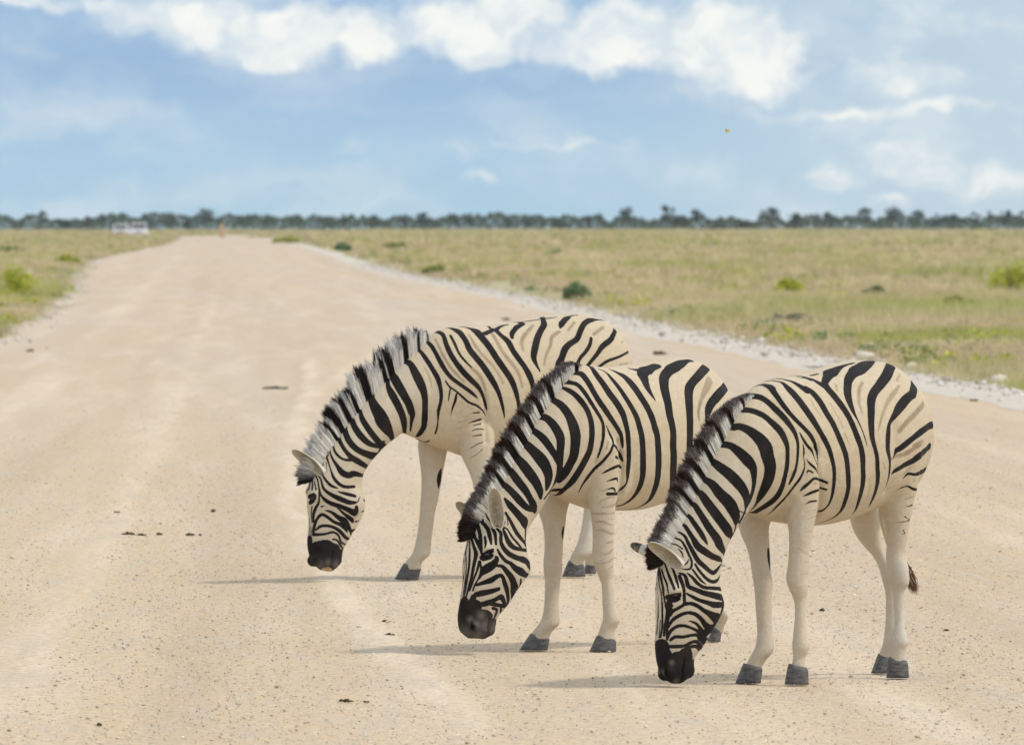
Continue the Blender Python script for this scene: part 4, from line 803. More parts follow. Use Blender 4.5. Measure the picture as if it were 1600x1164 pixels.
def zebra(Z):
    D0 = Z['D']; ppm = F / D0
    # --- sections: (Tx,Ty,Bx,By,w,yaw,kt,kb)
    sec = catmull(Z['sec'], 4); n = len(sec)
    cx = (sec[:, 0] + sec[:, 2]) / 2; cy = (sec[:, 1] + sec[:, 3]) / 2; yaw = np.radians(sec[:, 5])
    yc = np.zeros(n)
    for i in range(1, n): yc[i] = yc[i - 1] + (cx[i] - cx[i - 1]) / ppm * math.tan((yaw[i] + yaw[i - 1]) / 2)
    tr = slice(0, Z['ntrunk'] * 4)
    o_ = np.argsort(cx[tr]); yc += D0 - np.interp(Z['anchor'], cx[tr][o_], yc[tr][o_])
    root = Vector((P(Z['anchor'], 600, D0).x, D0, 0))
    C = np.array([P(cx[i], cy[i], yc[i])[:] for i in range(n)])
    k = yc / F; du = (sec[:, 0] - sec[:, 2]) / 2 * k; dz = (sec[:, 3] - sec[:, 1]) / 2 * k
    A = np.stack([du, du * np.tan(yaw), dz], 1); Lt = np.stack([np.sin(yaw), -np.cos(yaw), 0 * yaw], 1)
    ph = np.linspace(0, 2 * np.pi, 40, endpoint=False); ex = 2 / 2.25
    cs = np.sign(np.cos(ph)) * np.abs(np.cos(ph)) ** ex; sn = np.sign(np.sin(ph)) * np.abs(np.sin(ph)) ** ex
    bm = bmesh.new(); rings = []
    for i in range(n):
        mm = 1 - sec[i, 6] * np.maximum(0, np.cos(ph)) ** 1.5 - sec[i, 7] * np.maximum(0, -np.cos(ph)) ** 1.5
        rings.append([Vector(C[i] + A[i] * cs[j] + Lt[i] * sec[i, 4] * mm[j] * sn[j]) - root for j in range(40)])
    loft_bm(bm, rings)
    yaw_t = math.radians(Z['yaw']); lt = Vector((math.sin(yaw_t), -math.cos(yaw_t), 0))
    # --- legs
    hoofs = []
    for leg in Z['legs']:
        s = leg['s']; rg = catmull(leg['rings'], 3); hf = leg['hoof']; Dh = gd(hf[5])
        u0 = rg[-1, 0] - s * math.sin(yaw_t) * ppm
        Dt = np.interp(u0, cx[tr][o_], yc[tr][o_]) - s * math.cos(yaw_t)
        y0, y1 = rg[0, 1], rg[-1, 1]; rr = []; rg[-4:, 2] *= np.array([.97, .85, .66, .35])
        for (x, y, w) in rg:
            t = (y0 - y) / (y0 - y1); t = t * t * (3 - 2 * t) if leg.get('sm') else t
            D = Dh + (Dt - Dh) * t; c = P(x, y, D) - root; r = w / 2 * D / F; rd = r * 1.0 if r < .055 else .055 + (r - .055) * .55
            rr.append([c + Vector((r * math.cos(a), rd * math.sin(a), 0)) for a in np.linspace(0, 2 * np.pi, 20, endpoint=False)])
        loft_bm(bm, rr)
        # hoof
        tl, trr, ty, bl, br, by = hf; hb = bmesh.new(); hr = []
        for t in (-.12, 0, .12, .5, .85, 1.0):
            tt = max(t, 0); xl = tl + (bl - tl) * tt; xr = trr + (br - trr) * tt; yy = ty + (by - ty) * t
            shr_ = .88 if t < 0 else (1.0 if t > 0 else .97)
            c = P((xl + xr) / 2, yy, Dh) - root; r = (xr - xl) / 2 * Dh / F * shr_; rd = (.042 + .012 * tt) * shr_
            tilt = (trr - tl) * 0.10 * Dh / F * (1 - tt)
            hr.append([c + Vector((r * np.sign(math.cos(a)) * abs(math.cos(a)) ** .85, rd * np.sign(math.sin(a)) * abs(math.sin(a)) ** .9, -tilt * math.cos(a))) for a in np.linspace(0, 2 * np.pi, 24, endpoint=False)])
        loft_bm(hb, hr); bmesh.ops.recalc_face_normals(hb, faces=hb.faces)
        hoofs.append(bm_mesh('hoof', hb, True))
    # --- extra masses: (px,py,lateral m, rx px, ry px, rl m, yaw)
    for (x, y, la, rx, ry, rl, yw, both) in Z['mass']:
        yw_ = math.radians(yw); hx = np.array([-math.cos(yw_), -math.sin(yw_), 0]); lx = np.array([math.sin(yw_), -math.cos(yw_), 0])
        i = int(np.argmin((cx - x) ** 2 + (cy - y) ** 2))
        c0 = np.array(P(x, y, yc[i] + (x - cx[i]) / ppm * math.tan(yw_))[:])
        for sg in ((1, -1) if both else (1,)):
            c = c0 + lx * la * sg - (lx * la * sg)[0] * np.array([1, math.tan(yw_), 0]) * 0
            q = bmesh.ops.create_icosphere(bm, subdivisions=3, radius=1.0)
            for v in q['verts']:
                p = c + hx * (-v.co.x * rx / ppm) + lx * (v.co.y * rl) + np.array([0, 0, v.co.z * ry / ppm]); v.co = Vector(p) - root
    # --- tail dock
    Dr = yc[2] + .04; rr = []
    tp = catmull(Z['tail'], 3)
    for i, (x, y, w) in enumerate(tp):
        c = P(x, y, Dr + Z.get('taild', 0) * i / len(tp)) - root; r = w / 2 / ppm
        rr.append([c + Vector((r * math.cos(a), r * math.sin(a), 0)) for a in np.linspace(0, 2 * np.pi, 12, endpoint=False)])
    loft_bm(bm, rr)
    bmesh.ops.recalc_face_normals(bm, faces=bm.faces)
    me0 = bm_mesh('tmp', bm); tmp = link('tmp', me0)
    md = tmp.modifiers.new('r', 'REMESH'); md.mode = 'VOXEL'; md.voxel_size = .0052; md.adaptivity = 0
    dg = bpy.context.evaluated_depsgraph_get(); dg.update(); ev = tmp.evaluated_get(dg)
    me = bpy.data.meshes.new_from_object(ev); bpy.data.objects.remove(tmp)
    nv = len(me.vertices); V = np.empty(nv * 3, np.float64); me.vertices.foreach_get('co', V); V = V.reshape(-1, 3)
    nf = len(me.polygons); nl = len(me.loops); lv = np.empty(nl, np.int32); me.loops.foreach_get('vertex_index', lv)
    lt_ = np.empty(nf, np.int32); me.polygons.foreach_get('loop_total', lt_)
    assert (lt_ == 4).all(); FQ = lv.reshape(-1, 4)
    E = np.empty(len(me.edges) * 2, np.int32); me.edges.foreach_get('vertices', E); E = E.reshape(-1, 2)
    deg = np.bincount(E.ravel(), minlength=nv).astype(float)
    def lap(X):
        S_ = np.stack([np.bincount(E[:, 0], X[E[:, 1], c], nv) + np.bincount(E[:, 1], X[E[:, 0], c], nv) for c in range(3)], 1)
        return S_ / deg[:, None] - X
    for it in range(26): V = V + .58 * lap(V); V = V - .592 * lap(V)
    for it in range(5): V = V + .5 * lap(V)
    def normals(V):
        a, b, c, d = V[FQ[:, 0]], V[FQ[:, 1]], V[FQ[:, 2]], V[FQ[:, 3]]; fn = np.cross(c - a, d - b); Nn = np.zeros_like(V)
        for j in range(4):
            for c_ in range(3): Nn[:, c_] += np.bincount(FQ[:, j], fn[:, c_], nv)
        return Nn / (np.linalg.norm(Nn, axis=1)[:, None] + 1e-12)
    NR = normals(V); rt = np.array(root[:])
    # --- mirror map about the curved midplane
    Cl = C - rt; ci = np.zeros(nv, int); bd = np.full(nv, 1e9)
    for i in range(n):
        d = ((V - Cl[i]) ** 2).sum(1) / (1 + 0 * V[:, 0]); q = d < bd; bd[q] = d[q]; ci[q] = i
    lat = ((V - Cl[ci]) * Lt[ci]).sum(1); refl = lat < 0
    VM = V - np.where(refl, 2 * lat, 0)[:, None] * Lt[ci]
    camL = Vector((0, 0, H)) - root
    q_ = V * 17; V = V + NR * (.0016 * (np.sin(q_[:, 0] * 1.3 + 2 * np.sin(q_[:, 2] * .9)) + np.sin(q_[:, 2] * 1.1 + 1.7 * np.sin(q_[:, 1] * 1.2 + q_[:, 0] * .5))))[:, None]
    tree = BVHTree.FromPolygons([tuple(v) for v in V], [tuple(f) for f in FQ])
    def cast(px, py):
        far = P(px, py, D0 + 4) - root; d = (far - camL).normalized()
        p, nn, ii, dd = tree.ray_cast(camL, d)
        if p is None:
            q = P(px, py, D0) - root; best = None
            for s_ in np.linspace(-1.2, 1.6, 15):
                r_ = tree.find_nearest(q + d * s_)
                if best is None or r_[3] < best[3]: best = r_
            p, nn = best[0], best[1]
            return np.array(p), np.array(nn), False
        return np.array(p), np.array(nn), True
    # --- dents: nostril & eye socket (both sides through the mirror map)
    def gauss(c, s): return np.exp(-((VM - c) ** 2).sum(1) / (2 * s * s))
    pe, ne, _ = cast(*Z['eye']); pn, nn_, _ = cast(*Z['nostril'])
    V = V - NR * (gauss(pe, .016) * .010)[:, None] 
    browp, _, _ = cast(Z['eye'][0] - 2, Z['eye'][1] - 9); V = V + NR * (gauss(browp, .018) * .010)[:, None]
    rimp, _, _ = cast(Z['nostril'][0] + 6, Z['nostril'][1] - 3); V = V + NR * (gauss(rimp, .009) * .006)[:, None]
    # mouth groove, shoulder/elbow creases
    for (path, dep, wd) in Z['groove']:
        pts = np.array([cast(*q)[0] for q in path]); best = np.full(nv, 9.0)
        for a, b in zip(pts, pts[1:]):
            ab = b - a; t = np.clip(((VM - a) @ ab) / (ab @ ab + 1e-9), 0, 1); best = np.minimum(best, np.linalg.norm(VM - a - t[:, None] * ab, axis=1))
        V = V - NR * (np.exp(-(best / wd) ** 2) * dep)[:, None]
    NR = normals(V)
    # finer mesh over the neck and head, where the markings are finest
    i_h = Z['ntrunk'] * 4 + 12; fh = (ci[FQ] > i_h).all(1); Q = FQ[fh]; keepF = FQ[~fh]
    ed = np.sort(np.concatenate([Q[:, [0, 1]], Q[:, [1, 2]], Q[:, [2, 3]], Q[:, [3, 0]]]), axis=1)
    ue, inv = np.unique(ed[:, 0].astype(np.int64) * nv + ed[:, 1], return_inverse=True); ea, eb = ue // nv, ue % nv; inv = inv.reshape(4, -1)
    def ext_(X): return np.concatenate([X, (X[ea] + X[eb]) / 2, X[Q].mean(1)])
    m0 = nv; f0 = nv + len(ue); mid = inv + m0; fc_ = np.arange(len(Q)) + f0
    newF = np.concatenate([np.stack([Q[:, j], mid[j], fc_, mid[(j + 3) % 4]], 1) for j in range(4)])
    V = ext_(V); NR = ext_(NR); VM = ext_(VM); bdf = np.concatenate([bd, bd[ea], bd[Q[:, 0]]]); ci = np.concatenate([ci, ci[ea], ci[Q[:, 0]]]); refl = np.concatenate([refl, refl[ea], refl[Q[:, 0]]])
    FQ = np.concatenate([keepF, newF]); nv = len(V)
    # --- strokes
    seg = {'K': [], 'S': [], 'k': []}
    for kind, pts in parse(Z['strokes']):
        m_ = len(pts)
        if m_ > 1:
            kk = 3 if m_ > 2 else 2; pts = catmull(pts, kk)
            pts[:, 2] = np.maximum(pts[:, 2], .6)
        hits = []
        for i, (x, y, w) in enumerate(pts):
            a = pts[max(i - 1, 0), :2]; b = pts[min(i + 1, len(pts) - 1), :2]; t = b - a; l_ = np.hypot(*t); 
            pn_ = np.array([-t[1], t[0]]) / l_ if l_ > 1e-6 else np.array([1., 0])
            p, nr, ok = cast(x, y); base_w = w / ppm; hd = 1 if x < Z['headx'] and y > Z['heady'] else 0
            if ok and w > 1.2:
                p1, _, o1 = cast(x + pn_[0] * w / 2, y + pn_[1] * w / 2); p2, _, o2 = cast(x - pn_[0] * w / 2, y - pn_[1] * w / 2)
                if o1 and o2: ww = np.linalg.norm(p1 - p2)
                elif o1: ww = 2 * np.linalg.norm(p1 - p)
                elif o2: ww = 2 * np.linalg.norm(p2 - p)
                else: ww = base_w
                base_w = min(max(ww, base_w), base_w * (1.2 if hd else 1.75)) * (.96 if hd and w < 9 else 1)
            hits.append((p, base_w / 2 * (1 if hd else .88)))
        if len(hits) > 2:
            ra = np.array([h_[1] / (q_[2] / ppm / 2) for h_, q_ in zip(hits, pts)]); rm = np.array([np.median(ra[max(0, i - 2):i + 3]) for i in range(len(ra))])
            hits = [(h_[0], q_[2] / ppm / 2 * r_) for h_, q_, r_ in zip(hits, pts, rm)]
        if len(hits) > 1 and kind != 'k':
            for end in (0, -1):
                p, nr, ok = cast(pts[end][0], pts[end][1]); vd = p - np.array(camL[:]); vd /= np.linalg.norm(vd)
                if pts[end][2] > 2.5 and np.hypot(*(pts[0, :2] - pts[-1, :2])) > 25 and (abs(nr @ vd) < .5 or not ok) and np.linalg.norm(p - hits[end][0]) < .02:
                    q2 = hits[1 if end == 0 else -2][0]; dr = p - q2; dr /= np.linalg.norm(dr) + 1e-9
                    ext = []; cur = p
                    for s_ in range(3):
                        nxt, nn2, _, _ = tree.find_nearest(Vector(cur + dr * .022)); nxt = np.array(nxt); dr = nxt - cur; dr /= np.linalg.norm(dr) + 1e-9; ext.append((nxt, hits[end][1])); cur = nxt
                    hits = ext[::-1] + hits if end == 0 else hits + ext
        if len(hits) == 1: hits = hits * 2
        for (a, wa), (b, wb) in zip(hits, hits[1:]):
            if np.linalg.norm(a - b) < .25: seg[kind].append((a, b, wa, wb))
    def evaluate(Q, lst):
        best = np.full(len(Q), -.05, np.float32); Q = Q.astype(np.float32)
        for (a, b, wa, wb) in lst:
            lo = np.minimum(a, b) - max(wa, wb) - .02; hi = np.maximum(a, b) + max(wa, wb) + .02
            m_ = np.nonzero((Q[:, 0] > lo[0]) & (Q[:, 0] < hi[0]) & (Q[:, 2] > lo[2]) & (Q[:, 2] < hi[2]) & (Q[:, 1] > lo[1]) & (Q[:, 1] < hi[1]))[0]
            if not len(m_): continue
            q = Q[m_] - a.astype(np.float32); ab = (b - a).astype(np.float32); t = np.clip(q @ ab / (ab @ ab + 1e-9), 0, 1)
            s_ = wa + (wb - wa) * t - np.linalg.norm(q - t[:, None] * ab, axis=1); best[m_] = np.maximum(best[m_], s_)
        return best
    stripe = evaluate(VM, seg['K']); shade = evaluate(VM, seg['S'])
    stripe = np.maximum(stripe, evaluate(V, seg['k']))
    Hh = V[:, 2]
    # inner faces of the legs and the underside carry no stripes
    im_ = n - 1 - 4 * Z.get('mz', 3.0); stripe = np.maximum(stripe, np.where((ci > im_) & (bdf < .03), np.minimum((ci - im_) * .004 - .004, .02), -.05))
    inner = ((NR * Lt[ci]).sum(1) * np.where(refl, -1, 1) < -.15) & (Hh < Z['bellyz']) & (ci < Z['ntrunk'] * 4 + 6)
    stripe = np.where(inner, -.05, stripe); shade = np.where(inner, -.05, shade)
    stripe = np.maximum(stripe, np.where(inner, evaluate(V, seg['k']), -.05))
    # --- base colour
    f = np.clip((Hh - .42) / .42, 0, 1)[:, None]; col = LEG * (1 - f) + CREAM * f
    hn = np.clip((ci - Z['ntrunk'] * 4) / 10, 0, 1)[:, None]; col = col * (1 - hn) + NECK * hn
    rw = np.clip((10 - ci) / 8, 0, 1)[:, None] * np.clip((Hh - .6) / .2, 0, 1)[:, None]; col = col * (1 - .55 * rw) + WARM * .55 * rw
    knee = np.exp(-((Hh - .40) / .05) ** 2) * .30 + np.exp(-((Hh - .10) / .05) ** 2) * .35
    knee = (knee * (ci < Z['ntrunk'] * 4 + 6))[:, None]; col = col * (1 - knee) + np.array([.42, .33, .19]) * knee
    hb_ = (np.clip((ci - (im_ - 7)) / 9, 0, 1) * (bdf < .03) * .6)[:, None]; col = col * (1 - hb_) + np.array([.16, .12, .085]) * hb_
    grey = np.zeros(nv)
    for (x, y, s_) in Z['grey']:
        g_, _, _ = cast(x, y); grey = np.maximum(grey, gauss(g_, s_ / ppm))
    grey = grey * 1.0 * (1 - np.clip(gauss(pn, .009) * 1.6, 0, 1))
    for (x, y, s_, c_) in Z.get('spots', []):
        g_, _, _ = cast(x, y); q = np.clip(gauss(g_, s_ / ppm) * 2.2, 0, 1)[:, None]; col = col * (1 - q) + np.array(c_) * q; stripe = np.where(q[:, 0] > .5, -.05, stripe)
    # --- ears appended to the body mesh
    VV, FF, CC, SD = [V], [FQ], [col], [stripe]; off = nv
    for e in Z['ears']:
        bx, by, tx, ty, dd, fc, rad = e; i = int(np.argmin((cx - bx) ** 2 + (cy - by) ** 2)); De = yc[i] + dd
        b = np.array((P(bx, by, De) - root)[:]); t = np.array((P(tx, ty, De + e[4] * .3) - root)[:]); ax = t - b; Ln = np.linalg.norm(ax); ax /= Ln
        fc = np.array(fc, float); fc -= ax * (fc @ ax); fc /= np.linalg.norm(fc); sd_ = np.cross(ax, fc); nu, na = 26, 22; G = []; cc = []; ss = []
        for shell in (0, 1):
            for iu in range(nu):
                u = iu / (nu - 1); r = rad * 1.05 * max(0, 1 - u ** 5) ** .5 * (.55 + .45 * math.sin(math.pi * min(.5, u * .9 + .05))) if u < 1 else 1e-4
                Aa = 1.2 * (1 - u) ** 4 + 1.22; 
                for ia in range(na):
                    a = Aa * (2 * ia / (na - 1) - 1); r2 = max(r - .0045 * shell * (1 - .3 * u), 1e-4)
                    G.append(b + ax * Ln * (u * (1 if shell == 0 else .985)) + fc * r * .35 + r2 * (sd_ * math.sin(a) - fc * math.cos(a)) * (1, 1)[shell])
                    edge_ = abs(2 * ia / (na - 1) - 1)
                    if shell == 0:
                        c_ = np.array([.60, .57, .50]); dk = 0.0
                        if u > .62 and e[4] > 0: dk = 1.0
                        cc.append(c_ * (1 - dk) + np.array([.03, .025, .02]) * dk)
                    else:
                        q = max(0, 1 - edge_ * 1.15) * (.3 + .7 * math.sin(math.pi * min(1, u * 1.1))); jit = random.uniform(.7, 1.2)
                        cc.append((np.array([.50, .43, .31]) * (1 - q) + np.array([.17, .14, .11]) * q) * jit)
                    ss.append(-.05)
        Fq = []
        for sh_ in (0, 1):
            o2 = sh_ * nu * na
            for iu in range(nu - 1):
                for ia in range(na - 1):
                    q = [o2 + iu * na + ia, o2 + iu * na + ia + 1, o2 + (iu + 1) * na + ia + 1, o2 + (iu + 1) * na + ia]
                    Fq.append(q if sh_ == 0 else q[::-1])
        for iu in range(nu - 1):
            for ia in (0, na - 1):
                q = [iu * na + ia, (iu + 1) * na + ia, nu * na + (iu + 1) * na + ia, nu * na + iu * na + ia]; Fq.append(q if ia == 0 else q[::-1])
        VV.append(np.array(G)); FF.append(np.array(Fq) + off); CC.append(np.array(cc)); SD.append(np.array(ss)); off += len(G)
    Va, Fa, Ca, Sa = np.concatenate(VV), np.concatenate(FF), np.concatenate(CC), np.concatenate(SD)
    mb = bpy.data.meshes.new('body'); mb = tris_mesh('body', Va, Fa, True, Ca)
    for nm, arr in (('stripe', Sa), ('shade', np.concatenate([shade, np.full(len(Va) - nv, -.05)])), ('grey', np.concatenate([grey, np.zeros(len(Va) - nv)]))):
        a_ = mb.attributes.new(nm, 'FLOAT', 'POINT'); a_.data.foreach_set('value', arr.astype(np.float32))
    rt_o = empty('zebra', root, Z['label'], 'zebra', 'three grazing zebras')
    link('body', mb, rt_o, COAT)
    for h_ in hoofs: link('hoof', h_, rt_o, HOOF)
    # --- eyes
    ie = int(np.argmin(((Cl - pe) ** 2).sum(1))); le = ((pe - Cl[ie]) @ Lt[ie])
    for sg in (0, 1):
        p = pe - (2 * le * Lt[ie] if sg else 0); nn = ne.copy()
        if sg: nn = nn - 2 * (nn @ Lt[ie]) * Lt[ie]
        b2 = bmesh.new(); q = bmesh.ops.create_uvsphere(b2, u_segments=20, v_segments=12, radius=.018)
        for v in q['verts']: v.co.z *= .72
        bmesh.ops.translate(b2, vec=Vector(p) - Vector(nn) * .016, verts=b2.verts); link('eye', bm_mesh('eye', b2, True), rt_o, EYE)
    # --- mane
    i0, i1 = Z['mane']; tt = np.linspace(i0, i1, 400)
    def isec(t, X): 
        j = np.clip(np.floor(t).astype(int), 0, n - 2); f_ = (t - j)[:, None]; return X[j] * (1 - f_) + X[j + 1] * f_
    nh = Z.get('nh', 15000); t = rng.uniform(i0, i1, nh); s = (t - i0) / (i1 - i0)
    Cm, Am, Lm = isec(t, Cl), isec(t, A), isec(t, Lt); T_ = Cm + Am
    crest = Cl + A; tang = np.gradient(crest, axis=0); tang /= np.linalg.norm(tang, axis=1)[:, None]; Tg = isec(t, tang)
    An = Am / np.linalg.norm(Am, axis=1)[:, None]; out = An - Tg * (An * Tg).sum(1)[:, None]; out /= np.linalg.norm(out, axis=1)[:, None]
    la = rng.normal(0, .011, nh).clip(-.024, .024)
    rootp = T_ + Lm * la[:, None] - An * (.012 + 9 * la ** 2)[:, None]
    probe = T_ - An * .028 + Lm * .038
    # nearest surface point colour for each root
    bs = evaluate(probe, seg['K'])
    lenp = np.interp(s, Z['mlen'][0], Z['mlen'][1]) / 1.0
    clump = vnoise(t * 1.0 + 3, la * 60, Z.get('clump', .35), 21)
    rootd = rng.uniform(0, 1, nh); ln = lenp * (1 + Z.get('rag', .25) * (clump - .5) * 2) * rng.uniform(.8, 1.08, nh)
    la *= np.interp(s, [0, .7, 1], [1, 1, .6]); lean = np.interp(s, [0, .75, .93, 1], Z['lean'])
    d1 = out + Tg * lean[:, None] + Lm * (la * 9 + rng.normal(0, .05, nh))[:, None] + rng.normal(0, .03, (nh, 3)); d1 /= np.linalg.norm(d1, axis=1)[:, None]
    d2 = d1 + np.array([0, 0, Z.get('droop', -.06)]) + rng.normal(0, .04, (nh, 3)) + Lm * (la * 4)[:, None]; d2 /= np.linalg.norm(d2, axis=1)[:, None]
    wdt = Tg + rng.normal(0, .33, (nh, 3)); wdt -= d1 * (wdt * d1).sum(1)[:, None]; wdt /= np.linalg.norm(wdt, axis=1)[:, None]; wdt *= .0022
    p0 = rootp; pa_ = Z.get('pz', (.72, .16, .6)); p1 = p0 + d1 * (ln * pa_[0])[:, None]; p2 = p1 + d2 * (ln * pa_[1])[:, None]; p3 = p2 + (d2 + rng.normal(0, .12, (nh, 3))) * (ln * .16)[:, None]
    Vm = np.stack([p0 - wdt, p0 + wdt, p1 - wdt, p1 + wdt, p2 - wdt * .7, p2 + wdt * .7, p3], 1).reshape(-1, 3)
    o = (np.arange(nh) * 7)[:, None]; Fm = np.concatenate([o + [0, 1, 3], o + [0, 3, 2], o + [2, 3, 5], o + [2, 5, 4], o + [4, 5, 6]], 0)
    w_ = (np.clip(-(bs - Z.get('bth', .004)) / .003 + .5, 0, 1) * (rng.uniform(0, 1, nh) > .015))
    fore = np.clip((s - Z.get('fore', .9)) / .05, 0, 1); w_ = w_ * (1 - fore)
    w_ = w_[:, None]; wc = np.array([.95, .93, .88]) * rng.uniform(.75, 1.1, (nh, 1)); bc = np.array([.022, .018, .016]) * rng.uniform(.7, 1.5, (nh, 1))
    c0 = wc * w_ + bc * (1 - w_); tipc = np.array(Z['tip']) * rng.uniform(.5, 1.6, (nh, 1))
    td = np.clip(rng.uniform(Z['tipmix'][0], Z['tipmix'][1], nh), 0, 1)[:, None]
    c2 = c0 * (1 - td * pa_[2]) + tipc * td * pa_[2]; c1 = c0; tipc = tipc * (.35 + .65 * td) + c0 * .65 * (1 - td)
    Cmn = np.stack([c0, c0, c1, c1, c2, c2, tipc], 1).reshape(-1, 3)
    link('mane', tris_mesh('mane', Vm, Fm, False, Cmn), rt_o, HAIRT)
    # --- tail tuft
    x0, y0, _ = Z['tail'][-2]; x1, y1, _ = Z['tail'][-1]; Dt_ = Dr + Z.get('taild', 0)
    a0 = np.array((P(x0, y0, Dt_) - root)[:]); a1 = np.array((P(x1, y1, Dt_) - root)[:]); e1 = np.array((P(*Z['tuft'], Dt_) - root)[:]); nh = 1600
    u = rng.uniform(0, 1, nh)[:, None]; p0 = a0 + (a1 - a0) * u + rng.normal(0, .006, (nh, 3)); tgt = e1 + rng.normal(0, .009, (nh, 3)) - (e1 - a1) * rng.uniform(0, .4, (nh, 1))
    pm = (p0 + tgt) / 2 + rng.normal(0, .008, (nh, 3)); w = rng.normal(0, 1, (nh, 3)); w = w / np.linalg.norm(w, axis=1)[:, None] * .0016
    Vt = np.stack([p0 - w, p0 + w, pm + w, pm - w, tgt], 1).reshape(-1, 3); o = (np.arange(nh) * 5)[:, None]
    Ft = np.concatenate([o + [0, 1, 2], o + [0, 2, 3], o + [3, 2, 4]], 0)
    ct = np.array([.20, .075, .038]) * rng.uniform(.4, 1.5, (nh, 1)); ct[rng.uniform(0, 1, nh) < .12] = (.5, .47, .40)
    link('tail_tuft', tris_mesh('tail_tuft', Vt, Ft, False, np.repeat(ct, 5, 0)), rt_o, HAIR)
    return rt_o

def trunk(rows, yaw): return [(u, t, u + dx, b, w, yaw, .12, .05) for (u, t, b, w, dx) in rows]
def neck(rows): return [(tx, ty, bx, by, w, yw, kt, kb) for (tx, ty, bx, by, w, yw, kt, kb) in rows]
RT = trunk([(1436,640,690,.04,0),(1426,612,735,.11,0),(1414,597,760,.155,0),(1400,583,776,.18,0),(1385,571,786,.215,0),(1365,564,792,.235,0),(1340,563,800,.25,0),(1310,568,813,.265,0),(1280,577,820,.265,0),(1250,584,820,.25,0),(1222,590,817,.225,0),(1198,598,812,.19,0)], 52)
Zr = dict(D=44.62, anchor=1208, yaw=52, ntrunk=len(RT), sec=RT + neck([
 (1178,609,1186,806,.16,48,.2,.1),(1150,642,1168,798,.135,42,.3,.15),(1128,680,1158,808,.115,38,.35,.2),(1108,714,1150,822,.10,34,.4,.2),(1092,748,1143,836,.09,30,.4,.2),
 (1076,782,1134,856,.085,28,.35,.2),(1062,815,1126,880,.085,27,.3,.25),(1044,845,1123,905,.088,26,.25,.35),
 (1032,870,1126,926,.094,25,.2,.4),(1027,900,1132,946,.096,25,.25,.45),(1025,938,1126,966,.085,25,.3,.45),(1025,970,1112,988,.07,25,.3,.35),
 (1024,998,1098,1010,.058,25,.2,.2),(1025,1024,1084,1028,.054,25,.1,.1),(1030,1044,1082,1046,.054,25,.1,.1),(1039,1057,1074,1060,.044,25,.1,.1),(1049,1067,1063,1068,.022,25,0,0)]),
 legs=[dict(s=.14, rings=[(1247,1048,27),(1249,1029,20),(1252,1011,27),(1251,995,22),(1250.5,980,19),(1250,942,18),(1249,925,27),(1247,912,33),(1246,900,34.5),(1248,887,34),(1249.5,862,33),(1251,844,36),(1251,825,40),(1250.5,812,46),(1251,790,53),(1252,760,62),(1254,720,70),(1256,680,70)], hoof=(1231,1263,1043,1226,1264,1069)),
  dict(s=-.13, rings=[(1174,1050,26),(1181,1034,26),(1193,1017,31),(1195.5,1005,29),(1195,980,26),(1193.5,946,25),(1193,925,28),(1192.5,912,31),(1189.5,894,31),(1187.5,875,33),(1184.5,856,37),(1180.5,837,43),(1179,825,46),(1179,812,52),(1182,790,56),(1188,760,56)], hoof=(1160,1192,1042,1149,1189,1067)),
  dict(s=.11, rings=[(1403,1040,28),(1402.5,1017,23),(1405.5,1005,27),(1404.5,995,25),(1404.5,970,17),(1404,932,18),(1404.5,920,21),(1405.5,911,29),(1403.5,892,33),(1401.5,880,34),(1399,867,30),(1400,855,30),(1402,836,34),(1402,817,40),(1401.5,799,49),(1400,780,58),(1400,760,68),(1397,735,84),(1394,712,94),(1391,685,98),(1388,655,86)], hoof=(1387,1419,1032,1385,1421,1058.5)),
  dict(s=-.11, rings=[(1377,1036,22),(1386,1017,20),(1392,1001,22),(1391,970,16),(1391,932,16),(1390,917,18),(1386,892,23),(1381,880,23),(1373,867,23),(1365,855,30),(1357,836,39),(1352,817,45),(1348,800,46),(1347,780,50),(1355,745,60)], hoof=(1371,1392,1026,1361,1391,1051.6))],
 mass=[(1245,720,.13,38,70,.10,52,True),(1094,944,.045,30,36,.045,25,True),(1054,920,.055,22,16,.030,25,True),(1074,1047,0,11,14,.035,25,False),(1044,1050,.028,13,14,.028,25,True)],
 tail=[(1432,620,24),(1428,660,22),(1412,710,19),(1388,755,16),(1379,790,14),(1382,825,13),(1392,855,12),(1406,875,12),(1416,884,11)], tuft=(1431,926), taild=.06,
 eye=(1055,932), nostril=(1041,1050), headx=1140, heady=845, groove=[([(1040,1047),(1041.5,1052),(1043.5,1057)], .013, .006),([(1387,766),(1398,738),(1402,700),(1398,665)], .012, .03),([(1170,790),(1192,740),(1203,690),(1210,640)], .007, .03),([(1064,1063),(1066,1045),(1069,1030)], .009, .006),([(1275,700),(1281,740),(1283,780),(1276,810)], .014, .014),([(1205,815),(1222,800),(1235,780)], .008, .02)],
 strokes=Z3S, bellyz=.72, grey=[(1056,1064,4),(1036,1050,3),(1050,1035,3)],
 ears=[(1066,883,1013,848,-.125,(-.25,-1,-.75),.034),(1026,868,985,850,.10,(.15,1,-.35),.023)],
 mane=((len(RT)) * 4 + 1, (len(RT) + 8) * 4 + 1), mlen=([0,.08,.2,.5,.9,1],[.02,.06,.105,.115,.09,.07]), lean=[-.35,-.3,.2,.8], tip=(.055,.028,.018), pz=(.70,.13,.9), bth=.002, tipmix=(.6,1.2), fore=.87, rag=.12,
 label='nearest zebra, on the right, whole body in view with its muzzle touching the ground')
RT2 = trunk([(1132,640,680,.04,0),(1124,614,720,.10,0),(1112,590,745,.15,0),(1100,575,760,.18,0),(1080,563,772,.215,0),(1055,558,778,.235,0),(1028,561,786,.25,0),(1000,567,795,.26,0),(975,572,798,.26,0),(950,573,798,.25,0),(925,572,795,.225,0)], 52)
